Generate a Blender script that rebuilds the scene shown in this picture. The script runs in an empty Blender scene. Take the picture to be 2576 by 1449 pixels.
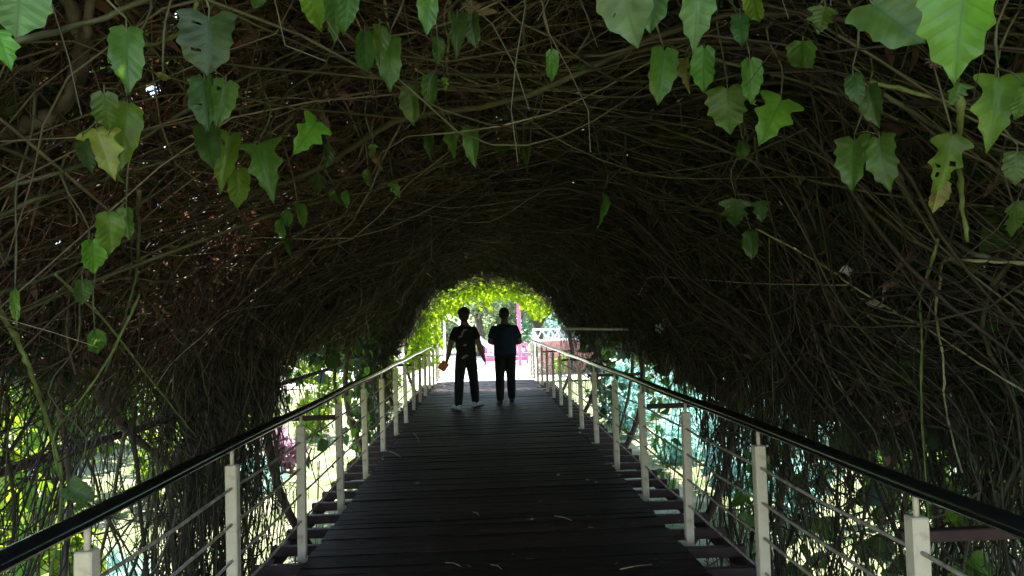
import bpy, bmesh, math, random
import numpy as np
from mathutils import Vector, Matrix

random.seed(7)
rng = np.random.default_rng(7)
sc = bpy.context.scene
COL = sc.collection

# ------------------------------------------------------------------ camera
CAM = np.array([0.0, 0.0, 1.55])
YAW, PITCH, ROLL = 0.0423, 0.0434, -0.0293
FPX = 2780.0 * 2576 / 3840            # focal length in pixels of a 2576 x 1449 picture
fw = np.array([math.sin(YAW) * math.cos(PITCH), math.cos(YAW) * math.cos(PITCH), math.sin(PITCH)])
r0 = np.array([math.cos(YAW), -math.sin(YAW), 0.0])
u0 = np.cross(r0, fw)
rt = math.cos(ROLL) * r0 + math.sin(ROLL) * u0
up = -math.sin(ROLL) * r0 + math.cos(ROLL) * u0
cam = bpy.data.objects.new('camera', bpy.data.cameras.new('camera'))
COL.objects.link(cam)
cam.data.sensor_width = 36.0
cam.data.lens = 2780.0 / 3840 * 36.0
cam.data.clip_start = 0.05
cam.data.clip_end = 500
cam.matrix_world = Matrix(((rt[0], up[0], -fw[0], CAM[0]), (rt[1], up[1], -fw[1], CAM[1]),
                           (rt[2], up[2], -fw[2], CAM[2]), (0, 0, 0, 1)))
sc.camera = cam

# ------------------------------------------------------------------ light
SUN_EL, SUN_AZ = math.radians(64), math.radians(-9)      # azimuth from +Y towards +X
S = Vector((math.sin(SUN_AZ) * math.cos(SUN_EL), math.cos(SUN_AZ) * math.cos(SUN_EL), math.sin(SUN_EL)))
w = bpy.data.worlds.new('World')
sc.world = w
w.use_nodes = True
sky = w.node_tree.nodes.new('ShaderNodeTexSky')
sky.sky_type = 'NISHITA'
sky.sun_disc = False
sky.sun_elevation = SUN_EL
sky.sun_rotation = SUN_AZ
bg = w.node_tree.nodes['Background']
bg.inputs[1].default_value = 0.15
w.node_tree.links.new(sky.outputs[0], bg.inputs[0])
sun = bpy.data.objects.new('sun', bpy.data.lights.new('sun', 'SUN'))
COL.objects.link(sun)
sun.data.energy = 4.5
sun.data.angle = math.radians(0.5)
sun.data.color = (1.0, 0.95, 0.87)
sun.rotation_euler = S.to_track_quat('Z', 'Y').to_euler()
vs = sc.view_settings
vs.view_transform = 'Standard'
vs.look = 'None'
vs.gamma = 1.0
vs.use_curve_mapping = False
vs.exposure = 2.35
sc.cycles.use_denoising = True
sc.cycles.max_bounces = 10
sc.cycles.diffuse_bounces = 6
sc.cycles.transmission_bounces = 6

# ------------------------------------------------------------------ helpers
def ray(px, py):
    d = fw * FPX + rt * (px - 1288.0) + up * (724.5 - py)
    return d / np.linalg.norm(d)

def at_depth(px, py, y):
    d = ray(px, py)
    return CAM + d * (y / d[1])

def at_z(px, py, z):
    d = ray(px, py)
    return CAM + d * ((z - CAM[2]) / d[2])

TCX, TCZ, TA, TB = 0.17, 0.72, 2.05, 1.95       # the hoops: ellipse centre and half axes
def at_tunnel(px, py, inset):
    """where the line of sight meets the vine-covered hoops, inset metres inside them"""
    d = ray(px, py)
    a, b = TA - inset, TB - inset
    o = CAM
    A = (d[0] / a) ** 2 + (d[2] / b) ** 2
    B = 2 * ((o[0] - TCX) * d[0] / a ** 2 + (o[2] - TCZ) * d[2] / b ** 2)
    C = ((o[0] - TCX) / a) ** 2 + ((o[2] - TCZ) / b) ** 2 - 1
    t = (-B + math.sqrt(max(B * B - 4 * A * C, 0))) / (2 * A)
    p = o + d * t
    if p[2] < TCZ:
        X = TCX + (a if d[0] > 0 else -a)
        p = o + d * ((X - o[0]) / d[0])
    return p

def smooth_path(pts, sub=4):
    P = [np.array(p) for p in pts]; out = []
    for i in range(len(P) - 1):
        p0, p1, p2, p3 = P[max(i - 1, 0)], P[i], P[i + 1], P[min(i + 2, len(P) - 1)]
        for k in range(sub):
            t = k / sub
            out.append(0.5 * ((2 * p1) + (-p0 + p2) * t + (2 * p0 - 5 * p1 + 4 * p2 - p3) * t * t + (-p0 + 3 * p1 - 3 * p2 + p3) * t ** 3))
    out.append(P[-1]); return out

def tag(o, label=None, cat=None, group=None, kind=None):
    if label: o['label'] = label
    if cat: o['category'] = cat
    if group: o['group'] = group
    if kind: o['kind'] = kind
    return o

def empty(name, loc, label=None, cat=None, group=None, kind=None, rz=0):
    o = bpy.data.objects.new(name, None)
    COL.objects.link(o)
    o.location = loc
    o.rotation_euler[2] = rz
    o.empty_display_size = 0.1
    return tag(o, label, cat, group, kind)

def link(name, me, parent=None, world=True):
    """mesh given in world coordinates; child keeps them relative to its parents' location"""
    o = bpy.data.objects.new(name, me)
    COL.objects.link(o)
    if parent is not None:
        o.parent = parent
        if world:
            t = Vector((0, 0, 0)); q = parent
            while q is not None:
                t += q.location; q = q.parent
            o.location = -t
    return o

def np_mesh(name, V, F, mat, tint=None, smooth=True, uv=None):
    me = bpy.data.meshes.new(name)
    V = np.asarray(V, np.float32); F = np.asarray(F, np.int32)
    used, inv = np.unique(F.ravel(), return_inverse=True)
    V = V[used]; k = F.shape[1]
    if tint is not None: tint = np.asarray(tint, np.float32)[used]
    F = inv.reshape(-1, k).astype(np.int32)
    me.vertices.add(len(V)); me.vertices.foreach_set('co', V.ravel())
    me.loops.add(F.size); me.loops.foreach_set('vertex_index', F.ravel())
    me.polygons.add(len(F))
    me.polygons.foreach_set('loop_start', np.arange(0, F.size, k, dtype=np.int32))
    me.polygons.foreach_set('use_smooth', np.full(len(F), smooth, bool))
    if tint is not None:
        at = me.attributes.new('tint', 'FLOAT', 'POINT')
        at.data.foreach_set('value', tint)
    me.update(calc_edges=True)
    if mat: me.materials.append(mat)
    return me

class MB:
    """collects plain shapes for one mesh"""
    def __init__(s): s.v = []; s.f = []
    def add(s, v, f):
        n = len(s.v); s.v += [tuple(map(float, q)) for q in v]; s.f += [tuple(i + n for i in q) for q in f]; return s
    def box(s, c, d, bev=0.0, rot=None):
        bm = bmesh.new(); bmesh.ops.create_cube(bm, size=1)
        for q in bm.verts: q.co = Vector((q.co.x * d[0], q.co.y * d[1], q.co.z * d[2]))
        if bev: bmesh.ops.bevel(bm, geom=bm.edges[:], offset=bev, segments=1, affect='EDGES')
        R = rot if rot is not None else Matrix.Identity(3)
        bm.verts.index_update()
        s.add([(R @ q.co) + Vector(c) for q in bm.verts], [[q.index for q in f.verts] for f in bm.faces])
        bm.free(); return s
    def tube(s, pts, rad, n=8, cap=True):
        pts = [Vector(p) for p in pts]
        K = len(pts)
        rad = [rad] * K if not hasattr(rad, '__len__') else rad
        rings = []; prev = None
        for i in range(K):
            t = (pts[min(i + 1, K - 1)] - pts[max(i - 1, 0)])
            t = t.normalized() if t.length > 1e-9 else Vector((0, 0, 1))
            if prev is None:
                ref = Vector((0, 0, 1)) if abs(t.z) < 0.9 else Vector((1, 0, 0))
                a = t.cross(ref).normalized()
            else:
                a = (prev - t * prev.dot(t)).normalized()
            prev = a; b = t.cross(a)
            rings.append([pts[i] + (a * math.cos(q * 2 * math.pi / n) + b * math.sin(q * 2 * math.pi / n)) * rad[i] for q in range(n)])
        v = [q for r in rings for q in r]; f = []
        for i in range(K - 1):
            for q in range(n):
                f.append((i * n + q, i * n + (q + 1) % n, (i + 1) * n + (q + 1) % n, (i + 1) * n + q))
        if cap:
            f.append(tuple(range(n))[::-1]); f.append(tuple((K - 1) * n + q for q in range(n)))
        return s.add(v, f)
    def loft(s, rings):
        """rings: (centre, half width x, half depth y, axis) ; closed tube through elliptical rings"""
        n = 14; v = []; f = []
        for c, rx, ry, ax in rings:
            ax = Vector(ax).normalized(); xx = Vector((1, 0, 0)); xx = (xx - ax * xx.dot(ax)).normalized(); yy = ax.cross(xx)
            for q in range(n):
                a = q * 2 * math.pi / n
                v.append(Vector(c) + xx * math.cos(a) * rx + yy * math.sin(a) * ry)
        for i in range(len(rings) - 1):
            for q in range(n):
                f.append((i * n + q, i * n + (q + 1) % n, (i + 1) * n + (q + 1) % n, (i + 1) * n + q))
        f.append(tuple(range(n))[::-1]); f.append(tuple((len(rings) - 1) * n + q for q in range(n)))
        return s.add(v, f)
    def ell(s, c, r, seg=16, rings=10):
        v = []; f = []
        for i in range(rings + 1):
            th = math.pi * i / rings
            for j in range(seg):
                ph = 2 * math.pi * j / seg
                v.append((c[0] + r[0] * math.sin(th) * math.cos(ph), c[1] + r[1] * math.sin(th) * math.sin(ph), c[2] + r[2] * math.cos(th)))
        for i in range(rings):
            for j in range(seg):
                f.append((i * seg + j, (i + 1) * seg + j, (i + 1) * seg + (j + 1) % seg, i * seg + (j + 1) % seg))
        return s.add(v, f)
    def mesh(s, name, mat, smooth=False):
        me = bpy.data.meshes.new(name); me.from_pydata(s.v, [], s.f)
        if smooth: me.polygons.foreach_set('use_smooth', [True] * len(me.polygons))
        me.update()
        if mat: me.materials.append(mat)
        return me
    def build(s, name, mat, parent=None, smooth=False):
        return link(name, s.mesh(name, mat, smooth), parent)

# ------------------------------------------------------------------ materials
def material(name):
    m = bpy.data.materials.new(name); m.use_nodes = True
    nt = m.node_tree
    return m, nt, nt.nodes['Principled BSDF'], nt.nodes['Material Output']

def ramp(nt, stops):
    r = nt.nodes.new('ShaderNodeValToRGB'); e = r.color_ramp.elements
    while len(e) < len(stops): e.new(0.5)
    for q, (p, c) in zip(e, stops): q.position = p; q.color = (*c, 1)
    return r

def noisy(name, stops, scale=8.0, rough=0.7, bump=0.0, stretch=(1, 1, 1), detail=6, metallic=0.0, coord='Object', spec=0.5, bump_dist=0.01):
    m, nt, b, out = material(name)
    tc = nt.nodes.new('ShaderNodeTexCoord'); mp = nt.nodes.new('ShaderNodeMapping'); mp.inputs['Scale'].default_value = stretch
    n = nt.nodes.new('ShaderNodeTexNoise'); n.inputs['Scale'].default_value = scale; n.inputs['Detail'].default_value = detail
    r = ramp(nt, stops)
    L = nt.links.new
    L(tc.outputs[coord], mp.inputs[0]); L(mp.outputs[0], n.inputs['Vector']); L(n.outputs[0], r.inputs[0]); L(r.outputs[0], b.inputs['Base Color'])
    b.inputs['Roughness'].default_value = rough; b.inputs['Metallic'].default_value = metallic
    b.inputs['Specular IOR Level'].default_value = spec
    if bump:
        bp = nt.nodes.new('ShaderNodeBump'); bp.inputs['Strength'].default_value = bump; bp.inputs['Distance'].default_value = bump_dist
        L(n.outputs[0], bp.inputs['Height']); L(bp.outputs[0], b.inputs['Normal'])
    return m

def tinted(name, stops, rough=0.75, transl=0.0, tcol=None, noise=0.0, spec=0.4):
    """colour from the 'tint' attribute of each strand or leaf; optional light passing through"""
    m, nt, b, out = material(name)
    L = nt.links.new
    a = nt.nodes.new('ShaderNodeAttribute'); a.attribute_name = 'tint'
    r = ramp(nt, stops)
    L(a.outputs['Fac'], r.inputs[0])
    colour = r.outputs[0]
    if noise:
        tc = nt.nodes.new('ShaderNodeTexCoord'); n = nt.nodes.new('ShaderNodeTexNoise'); n.inputs['Scale'].default_value = noise
        mx = nt.nodes.new('ShaderNodeMix'); mx.data_type = 'RGBA'; mx.blend_type = 'MULTIPLY'; mx.inputs[0].default_value = 1.0
        rr = ramp(nt, [(0.3, (0.55, 0.55, 0.55)), (0.7, (1.25, 1.25, 1.25))])
        L(tc.outputs['Object'], n.inputs['Vector']); L(n.outputs[0], rr.inputs[0]); L(colour, mx.inputs[6]); L(rr.outputs[0], mx.inputs[7])
        colour = mx.outputs[2]
    L(colour, b.inputs['Base Color'])
    b.inputs['Roughness'].default_value = rough
    b.inputs['Specular IOR Level'].default_value = spec
    if transl:
        t = nt.nodes.new('ShaderNodeBsdfTranslucent'); ms = nt.nodes.new('ShaderNodeMixShader'); ms.inputs[0].default_value = transl
        hs = nt.nodes.new('ShaderNodeMix'); hs.data_type = 'RGBA'; hs.blend_type = 'MULTIPLY'; hs.inputs[0].default_value = 1.0
        hs.inputs[7].default_value = (*(tcol or (1.6, 1.7, 0.6)), 1)
        L(colour, hs.inputs[6]); L(hs.outputs[2], t.inputs[0]); L(b.outputs[0], ms.inputs[1]); L(t.outputs[0], ms.inputs[2]); L(ms.outputs[0], out.inputs[0])
    return m

def leaf_material(name, base, vein, transl=0.35, rough=0.42, blotch=None):
    """a leaf blade with a midrib and side veins drawn in its own coordinates"""
    m, nt, b, out = material(name)
    L = nt.links.new
    def math_(op, a, c=None, v=None):
        n = nt.nodes.new('ShaderNodeMath'); n.operation = op
        if hasattr(a, 'links'): L(a, n.inputs[0])
        else: n.inputs[0].default_value = a
        if c is not None:
            if hasattr(c, 'links'): L(c, n.inputs[1])
            else: n.inputs[1].default_value = c
        return n.outputs[0]
    uvn = nt.nodes.new('ShaderNodeUVMap'); uvn.uv_map = 'blade'
    sp = nt.nodes.new('ShaderNodeSeparateXYZ'); L(uvn.outputs[0], sp.inputs[0])
    au = math_('ABSOLUTE', math_('SUBTRACT', sp.outputs[0], 0.5))            # 0 at the midrib, 0.5 at the edge
    side = math_('ABSOLUTE', math_('SUBTRACT', math_('FRACT', math_('MULTIPLY', math_('SUBTRACT', sp.outputs[1], math_('MULTIPLY', au, 0.55)), 6.0)), 0.5))
    vmask = math_('MINIMUM', math_('ADD', math_('MULTIPLY', side, 1.1), 0.05), math_('MULTIPLY', au, 4.0))
    vr = ramp(nt, [(0.0, (0.8, 0.8, 0.8)), (0.08, (0.25, 0.25, 0.25)), (0.20, (0, 0, 0))]); L(vmask, vr.inputs[0])
    tc = nt.nodes.new('ShaderNodeTexCoord'); oi = nt.nodes.new('ShaderNodeObjectInfo')
    n = nt.nodes.new('ShaderNodeTexNoise'); n.inputs['Scale'].default_value = 2.6; n.inputs['Detail'].default_value = 5; n.noise_dimensions = '4D'
    L(tc.outputs['Object'], n.inputs['Vector']); L(math_('MULTIPLY', oi.outputs['Random'], 40), n.inputs['W'])
    c2 = blotch or tuple(q * 0.62 for q in base)
    nr = ramp(nt, [(0.32, c2), (0.62, base), (0.8, tuple(q * 1.25 for q in base))]); L(n.outputs[0], nr.inputs[0])
    hv = nt.nodes.new('ShaderNodeHueSaturation'); L(nr.outputs[0], hv.inputs['Color'])
    L(math_('ADD', math_('MULTIPLY', oi.outputs['Random'], 0.05), 0.475), hv.inputs['Hue'])
    L(math_('ADD', math_('MULTIPLY', oi.outputs['Random'], 0.7), 0.65), hv.inputs['Value'])
    mx = nt.nodes.new('ShaderNodeMix'); mx.data_type = 'RGBA'; L(vr.outputs[0], mx.inputs[0]); L(hv.outputs[0], mx.inputs[6]); mx.inputs[7].default_value = (*vein, 1)
    L(mx.outputs[2], b.inputs['Base Color'])
    b.inputs['Roughness'].default_value = rough
    b.inputs['Specular IOR Level'].default_value = 0.45
    bp = nt.nodes.new('ShaderNodeBump'); bp.inputs['Strength'].default_value = 0.5; bp.inputs['Distance'].default_value = 0.004
    L(math_('ADD', vmask, math_('MULTIPLY', n.outputs[0], 0.8)), bp.inputs['Height']); L(bp.outputs[0], b.inputs['Normal'])
    t = nt.nodes.new('ShaderNodeBsdfTranslucent'); ms = nt.nodes.new('ShaderNodeMixShader'); ms.inputs[0].default_value = transl
    hs = nt.nodes.new('ShaderNodeMix'); hs.data_type = 'RGBA'; hs.blend_type = 'MULTIPLY'; hs.inputs[0].default_value = 1.0; hs.inputs[7].default_value = (1.5, 1.6, 0.6, 1)
    L(mx.outputs[2], hs.inputs[6]); L(hs.outputs[2], t.inputs[0]); L(b.outputs[0], ms.inputs[1]); L(t.outputs[0], ms.inputs[2]); L(ms.outputs[0], out.inputs[0])
    return m

M = {}
M['plank'] = noisy('weathered_plank', [(0.25, (0.006, 0.0023, 0.0018)), (0.5, (0.020, 0.0076, 0.0062)), (0.75, (0.062, 0.026, 0.022))], 5.0, 0.60, 0.7, (1.2, 16, 16), 8, bump_dist=0.006, spec=0.17)
M['steel_brown'] = noisy('brown_steel_paint', [(0.3, (0.060, 0.026, 0.022)), (0.7, (0.105, 0.050, 0.042))], 9, 0.6, 0.15)
M['post'] = noisy('cream_post_paint', [(0.25, (0.46, 0.34, 0.22)), (0.42, (0.80, 0.64, 0.44)), (0.8, (0.88, 0.73, 0.53))], 14, 0.5, 0.12)
M['rod'] = noisy('weathered_rod', [(0.3, (0.26, 0.15, 0.09)), (0.5, (0.52, 0.42, 0.30)), (0.75, (0.62, 0.54, 0.41))], 18, 0.6, 0.2)
M['handrail'] = noisy('black_gloss_rail', [(0.3, (0.006, 0.006, 0.006)), (0.7, (0.016, 0.016, 0.015))], 20, 0.16, 0.03, spec=0.6)
_nt = M['handrail'].node_tree; _n = _nt.nodes.new('ShaderNodeTexNoise'); _n.inputs['Scale'].default_value = 7; _n.inputs['Detail'].default_value = 8
_r = _nt.nodes.new('ShaderNodeMapRange'); _r.inputs['From Min'].default_value = .35; _r.inputs['From Max'].default_value = .7; _r.inputs['To Min'].default_value = .10; _r.inputs['To Max'].default_value = .20
_tc = _nt.nodes.new('ShaderNodeTexCoord'); _nt.links.new(_tc.outputs['Object'], _n.inputs['Vector']); _nt.links.new(_n.outputs[0], _r.inputs[0]); _nt.links.new(_r.outputs[0], _nt.nodes['Principled BSDF'].inputs['Roughness'])
M['pale_bar'] = noisy('pale_bar_paint', [(0.3, (0.45, 0.42, 0.37)), (0.7, (0.72, 0.69, 0.62))], 12, 0.5)
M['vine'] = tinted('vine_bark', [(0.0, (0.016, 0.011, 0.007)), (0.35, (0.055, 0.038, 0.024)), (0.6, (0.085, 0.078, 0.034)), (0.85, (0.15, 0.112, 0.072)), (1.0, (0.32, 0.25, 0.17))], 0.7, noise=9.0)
M['thatch'] = tinted('dead_leaf', [(0.0, (0.055, 0.026, 0.018)), (0.5, (0.16, 0.080, 0.056)), (0.9, (0.27, 0.155, 0.11)), (1.0, (0.42, 0.31, 0.24))], 0.8, 0.25, (1.3, 1.0, 0.8))
M['canopy'] = tinted('canopy_leaf', [(0.0, (0.020, 0.045, 0.012)), (0.6, (0.045, 0.10, 0.02)), (1.0, (0.09, 0.17, 0.03))], 0.5, 0.15)
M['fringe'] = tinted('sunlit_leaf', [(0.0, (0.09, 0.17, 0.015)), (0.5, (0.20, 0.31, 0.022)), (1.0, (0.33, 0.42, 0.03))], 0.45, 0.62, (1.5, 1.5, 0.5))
M['bark'] = noisy('stem_bark', [(0.3, (0.055, 0.038, 0.026)), (0.6, (0.12, 0.085, 0.06)), (0.8, (0.19, 0.14, 0.10))], 30, 0.8, 0.6, (1, 1, 0.3))
M['olive'] = noisy('olive_stem', [(0.3, (0.055, 0.058, 0.026)), (0.7, (0.12, 0.12, 0.06))], 25, 0.6, 0.3)
M['green_stem'] = noisy('green_stem', [(0.3, (0.10, 0.13, 0.03)), (0.7, (0.22, 0.26, 0.07))], 25, 0.5, 0.2)
M['cane'] = noisy('dry_cane', [(0.3, (0.22, 0.18, 0.08)), (0.7, (0.40, 0.35, 0.19))], 25, 0.55, 0.2)
LEAF = {
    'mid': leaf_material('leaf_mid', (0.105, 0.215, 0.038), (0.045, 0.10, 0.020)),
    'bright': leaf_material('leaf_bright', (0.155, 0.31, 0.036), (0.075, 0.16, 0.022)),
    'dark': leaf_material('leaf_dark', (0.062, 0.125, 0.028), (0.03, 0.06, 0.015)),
    'pale': leaf_material('leaf_pale', (0.125, 0.21, 0.070), (0.07, 0.125, 0.042)),
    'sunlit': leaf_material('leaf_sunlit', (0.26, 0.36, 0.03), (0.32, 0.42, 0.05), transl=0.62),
    'yellow': leaf_material('leaf_yellow', (0.24, 0.28, 0.04), (0.36, 0.34, 0.10), blotch=(0.20, 0.14, 0.04)),
}

# ------------------------------------------------------------------ setting: ground
def ground_z(x, y):
    t = np.clip((y - 17.5) / 4.5, 0, 1); t = t * t * (3 - 2 * t)
    near = np.clip((np.abs(x - 0.1) - 2.0) / 6.0, 0, 1)
    return -0.85 + 0.55 * t + 0.12 * near * (1 - t)
g = [(-400, 60), (-60, 8), (-12, 0.5), (12, 8), (60, 60), (400, None)]
xs = np.unique(np.concatenate([np.linspace(-300, -30, 10), np.linspace(-30, 30, 121), np.linspace(30, 300, 10)]))
ys = np.unique(np.concatenate([np.linspace(-200, -12, 10), np.linspace(-12, 50, 125), np.linspace(50, 400, 12)]))
X, Y = np.meshgrid(xs, ys, indexing='ij')
Z = ground_z(X, Y) + 0.025 * np.sin(X * 2.1 + 1.3 * np.sin(Y * 1.1)) * np.cos(Y * 1.7) * (np.abs(X) > 1.5)
V = np.stack([X, Y, Z], -1).reshape(-1, 3)
nx, ny = X.shape
i, j = np.meshgrid(np.arange(nx - 1), np.arange(ny - 1), indexing='ij')
F = np.stack([i * ny + j, (i + 1) * ny + j, (i + 1) * ny + j + 1, i * ny + j + 1], -1).reshape(-1, 4)
m_ground = noisy('garden_ground', [(0.30, (0.06, 0.11, 0.025)), (0.45, (0.14, 0.17, 0.06)), (0.6, (0.26, 0.26, 0.15)), (0.8, (0.38, 0.36, 0.26))], 2.2, 0.9, 0.5, detail=9, coord='Object', bump_dist=0.03)
tag(link('ground', np_mesh('ground', V, F, m_ground)), kind='structure')
# pale paving of the plaza beyond the bridge, laid 4 mm over the ground
px_, py_ = np.meshgrid(np.linspace(-9, 10, 39), np.linspace(22.0, 46, 49), indexing='ij')
Vp = np.stack([px_, py_, ground_z(px_, py_) + 0.03], -1).reshape(-1, 3)
i, j = np.meshgrid(np.arange(38), np.arange(48), indexing='ij')
Fp = np.stack([i * 49 + j, (i + 1) * 49 + j, (i + 1) * 49 + j + 1, i * 49 + j + 1], -1).reshape(-1, 4)
tag(link('pavement', np_mesh('pavement', Vp, Fp, noisy('pale_paving', [(0.3, (0.42, 0.40, 0.36)), (0.7, (0.58, 0.56, 0.51))], 1.5, 0.85, 0.2))), kind='structure')

# ------------------------------------------------------------------ footbridge
DL, DR = -1.20, 1.32
bridge = empty('footbridge', (0.06, -2.5, -0.85), 'dark timber footbridge with a plank deck running through the vine tunnel', 'footbridge')
def deck_z(y):
    return 0.0 if y < 19.4 else -0.115 * (y - 19.4)
plank_meshes = []
for k in range(9):
    bm = bmesh.new()
    W = 0.122 + 0.006 * random.random(); Lh = (DR - DL) / 2
    nseg = 7; vs_ = []
    wob = [random.gauss(0, 0.0022) for _ in range(nseg + 1)]
    wa = [random.gauss(0, 0.0028) for _ in range(nseg + 1)]; wb = [random.gauss(0, 0.0028) for _ in range(nseg + 1)]
    for q in range(nseg + 1):
        xx = -Lh + 2 * Lh * q / nseg
        ring = [(xx, -W / 2 + wa[q], -0.04), (xx, W / 2 + wb[q], -0.04), (xx, W / 2 + wb[q], -0.006 + wob[q]), (xx, W / 2 - 0.006 + wb[q], wob[q]), (xx, -W / 2 + 0.006 + wa[q], wob[q]), (xx, -W / 2 + wa[q], -0.006 + wob[q])]
        vs_.append([bm.verts.new(p) for p in ring])
    for q in range(nseg):
        for e in range(6):
            bm.faces.new((vs_[q][e], vs_[q][(e + 1) % 6], vs_[q + 1][(e + 1) % 6], vs_[q + 1][e]))
    bm.faces.new(vs_[0][::-1]); bm.faces.new(vs_[-1])
    me = bpy.data.meshes.new('plank'); bm.to_mesh(me); bm.free(); me.materials.append(M['plank']); plank_meshes.append(me)
# each board its own shade of the same weathered wood
nt = M['plank'].node_tree
oi = nt.nodes.new('ShaderNodeObjectInfo'); hv = nt.nodes.new('ShaderNodeHueSaturation'); mr = nt.nodes.new('ShaderNodeMapRange')
mr.inputs['To Min'].default_value = 0.55; mr.inputs['To Max'].default_value = 1.9
b_ = nt.nodes['Principled BSDF']; src_ = b_.inputs['Base Color'].links[0].from_socket
nt.links.new(oi.outputs['Random'], mr.inputs[0]); nt.links.new(mr.outputs[0], hv.inputs['Value']); nt.links.new(src_, hv.inputs['Color']); nt.links.new(hv.outputs[0], b_.inputs['Base Color'])
mpn = [n for n in nt.nodes if n.type == 'MAPPING'][0]
ml = nt.nodes.new('ShaderNodeMath'); ml.operation = 'MULTIPLY'; ml.inputs[1].default_value = 50
nt.links.new(oi.outputs['Random'], ml.inputs[0]); nt.links.new(ml.outputs[0], mpn.inputs['Location'])
y = -2.4
while y < 22.2:
    o = bpy.data.objects.new('plank', random.choice(plank_meshes)); COL.objects.link(o); o.parent = bridge
    o.location = Vector(((DL + DR) / 2 + random.gauss(0, 0.008), y, deck_z(y) + random.gauss(0, 0.0025))) - bridge.location
    o.rotation_euler = (random.gauss(0, 0.010) - (0.115 if y > 19.4 else 0), random.gauss(0, 0.0008), random.gauss(0, 0.0012))
    y += 0.1285
jm = MB().box((0, 0, 0), (3.34, 0.055, 0.07), 0.004).mesh('joist', M['steel_brown'])
y = -2.2
while y < 19.2:
    o = bpy.data.objects.new('joist', jm); COL.objects.link(o); o.parent = bridge
    o.location = Vector((0.10, y, -0.078)) - bridge.location
    y += 0.43
for x in (-1.545, 1.745):
    MB().box((x, 8.3, -0.16), (0.06, 22.4, 0.085), 0.006).build('edge_beam', M['steel_brown'], bridge)
for x in (-0.8, 0.9):
    MB().box((x, 8.3, -0.24), (0.11, 22.4, 0.24), 0.006).build('girder', M['steel_brown'], bridge)
for yy in (-1.5, 4.6, 8.6, 12.5, 16.6):
    for x in (-0.8, 0.9):
        MB().box((x, yy, -0.62), (0.16, 0.16, 0.52), 0.008).build('pier', M['steel_brown'], bridge)

# ------------------------------------------------------------------ railings
RL, RR, RZ, PS, PY0 = -1.287, 1.434, 0.955, 1.415, 2.456
post_y = [PY0 + PS * n for n in range(-3, 14)] + [21.9]
def railing(x, side, label):
    r = empty('railing', (x, 0, -0.1), label, 'railing', 'railings along the footbridge')
    pm = MB().box((0, 0, 0.375), (0.058, 0.058, 0.96), 0.005).mesh('post', M['post'])
    pin = MB().tube([(0, 0, 0.85), (0, 0, 0.935)], 0.0105, 8).mesh('post_pin', M['post'], True)
    foot = MB().box((-side * 0.045, 0, -0.065), (0.075, 0.05, 0.03), 0.004).mesh('post_foot', M['post'])
    for yy in post_y:
        dz = deck_z(yy) * 0.8 if yy > 19.5 else 0
        o = link('post', pm, r, False); o.location = Vector((0, yy, 0.1))
        o.rotation_euler = (random.gauss(0, 0.006), random.gauss(0, 0.006), random.gauss(0, 0.02))
        if dz: o.scale[2] = 1.0
        q = link('post_pin', pin, o, False)
        q = link('post_foot', foot, o, False)
    pts = []
    for k in range(48):
        yy = -2.2 + (21.95 + 2.2) * k / 47
        pts.append((x, yy, RZ + 0.004 * math.sin(yy * 1.9)))
    MB().tube(pts, 0.030, 20).build('handrail', M['handrail'], r, True)
    for zz in (0.742, 0.562, 0.382, 0.202):
        pts = []
        for k in range(len(post_y) - 1):
            for t in (0, 0.25, 0.5, 0.75):
                yy = post_y[k] + (post_y[k + 1] - post_y[k]) * t
                pts.append((x, yy, zz - 0.010 * math.sin(math.pi * t) * (0.4 + random.random())))
        pts.append((x, post_y[-1], zz))
        MB().tube(pts, 0.0076, 6).build('rod', M['rod'], r, True)
    return r
railing(RL, -1, 'cream post railing with black handrail on the left edge of the deck')
railing(RR, 1, 'cream post railing with black handrail on the right edge of the deck')

# ------------------------------------------------------------------ hoops of the tunnel
frame = empty('pergola_frame', (TCX, 10, -0.85), 'brown painted steel hoops and braces carrying the vines over the bridge', 'pergola')
hoop_y = (0.72, 2.62, 6.65, 10.4, 14.5, 18.6)
def hoop_pts(y, n=40, a0=-44, da=0):
    out = []
    for k in range(n + 1):
        a = math.radians(a0 + (180 - 2 * a0) * k / n)
        out.append((TCX + (TA + 0.03) * math.cos(a), y, TCZ + (TB + 0.03) * math.sin(a)))
    return out
for yy in hoop_y:
    MB().tube(hoop_pts(yy), 0.038, 8).build('hoop', M['steel_brown'], frame, True)
    for s, x in ((-1, RL), (1, RR)):
        if yy < 1 or (yy < 3 and s < 0): continue
        x1 = TCX + s * (TA + 0.02)
        MB().box(((x + s * 0.03 + x1) / 2, yy, 0.74), (abs(x1 - x - s * 0.03), 0.045, 0.042), 0.004).build('brace', M['steel_brown'], frame)
for ang in (8, 38, 66, 90, 114, 142, 172):
    a = math.radians(ang)
    MB().tube([(TCX + (TA + 0.08) * math.cos(a), 0.7, TCZ + (TB + 0.08) * math.sin(a)), (TCX + (TA + 0.08) * math.cos(a), 18.7, TCZ + (TB + 0.08) * math.sin(a))], 0.022, 6).build('purlin', M['steel_brown'], frame, True)
pa, pb = at_depth(1412, 827, 9.6), at_depth(1690, 829, 9.6)
MB().tube([pa, pb], 0.017, 8).build('cross_bar', M['pale_bar'], frame, True)

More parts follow.
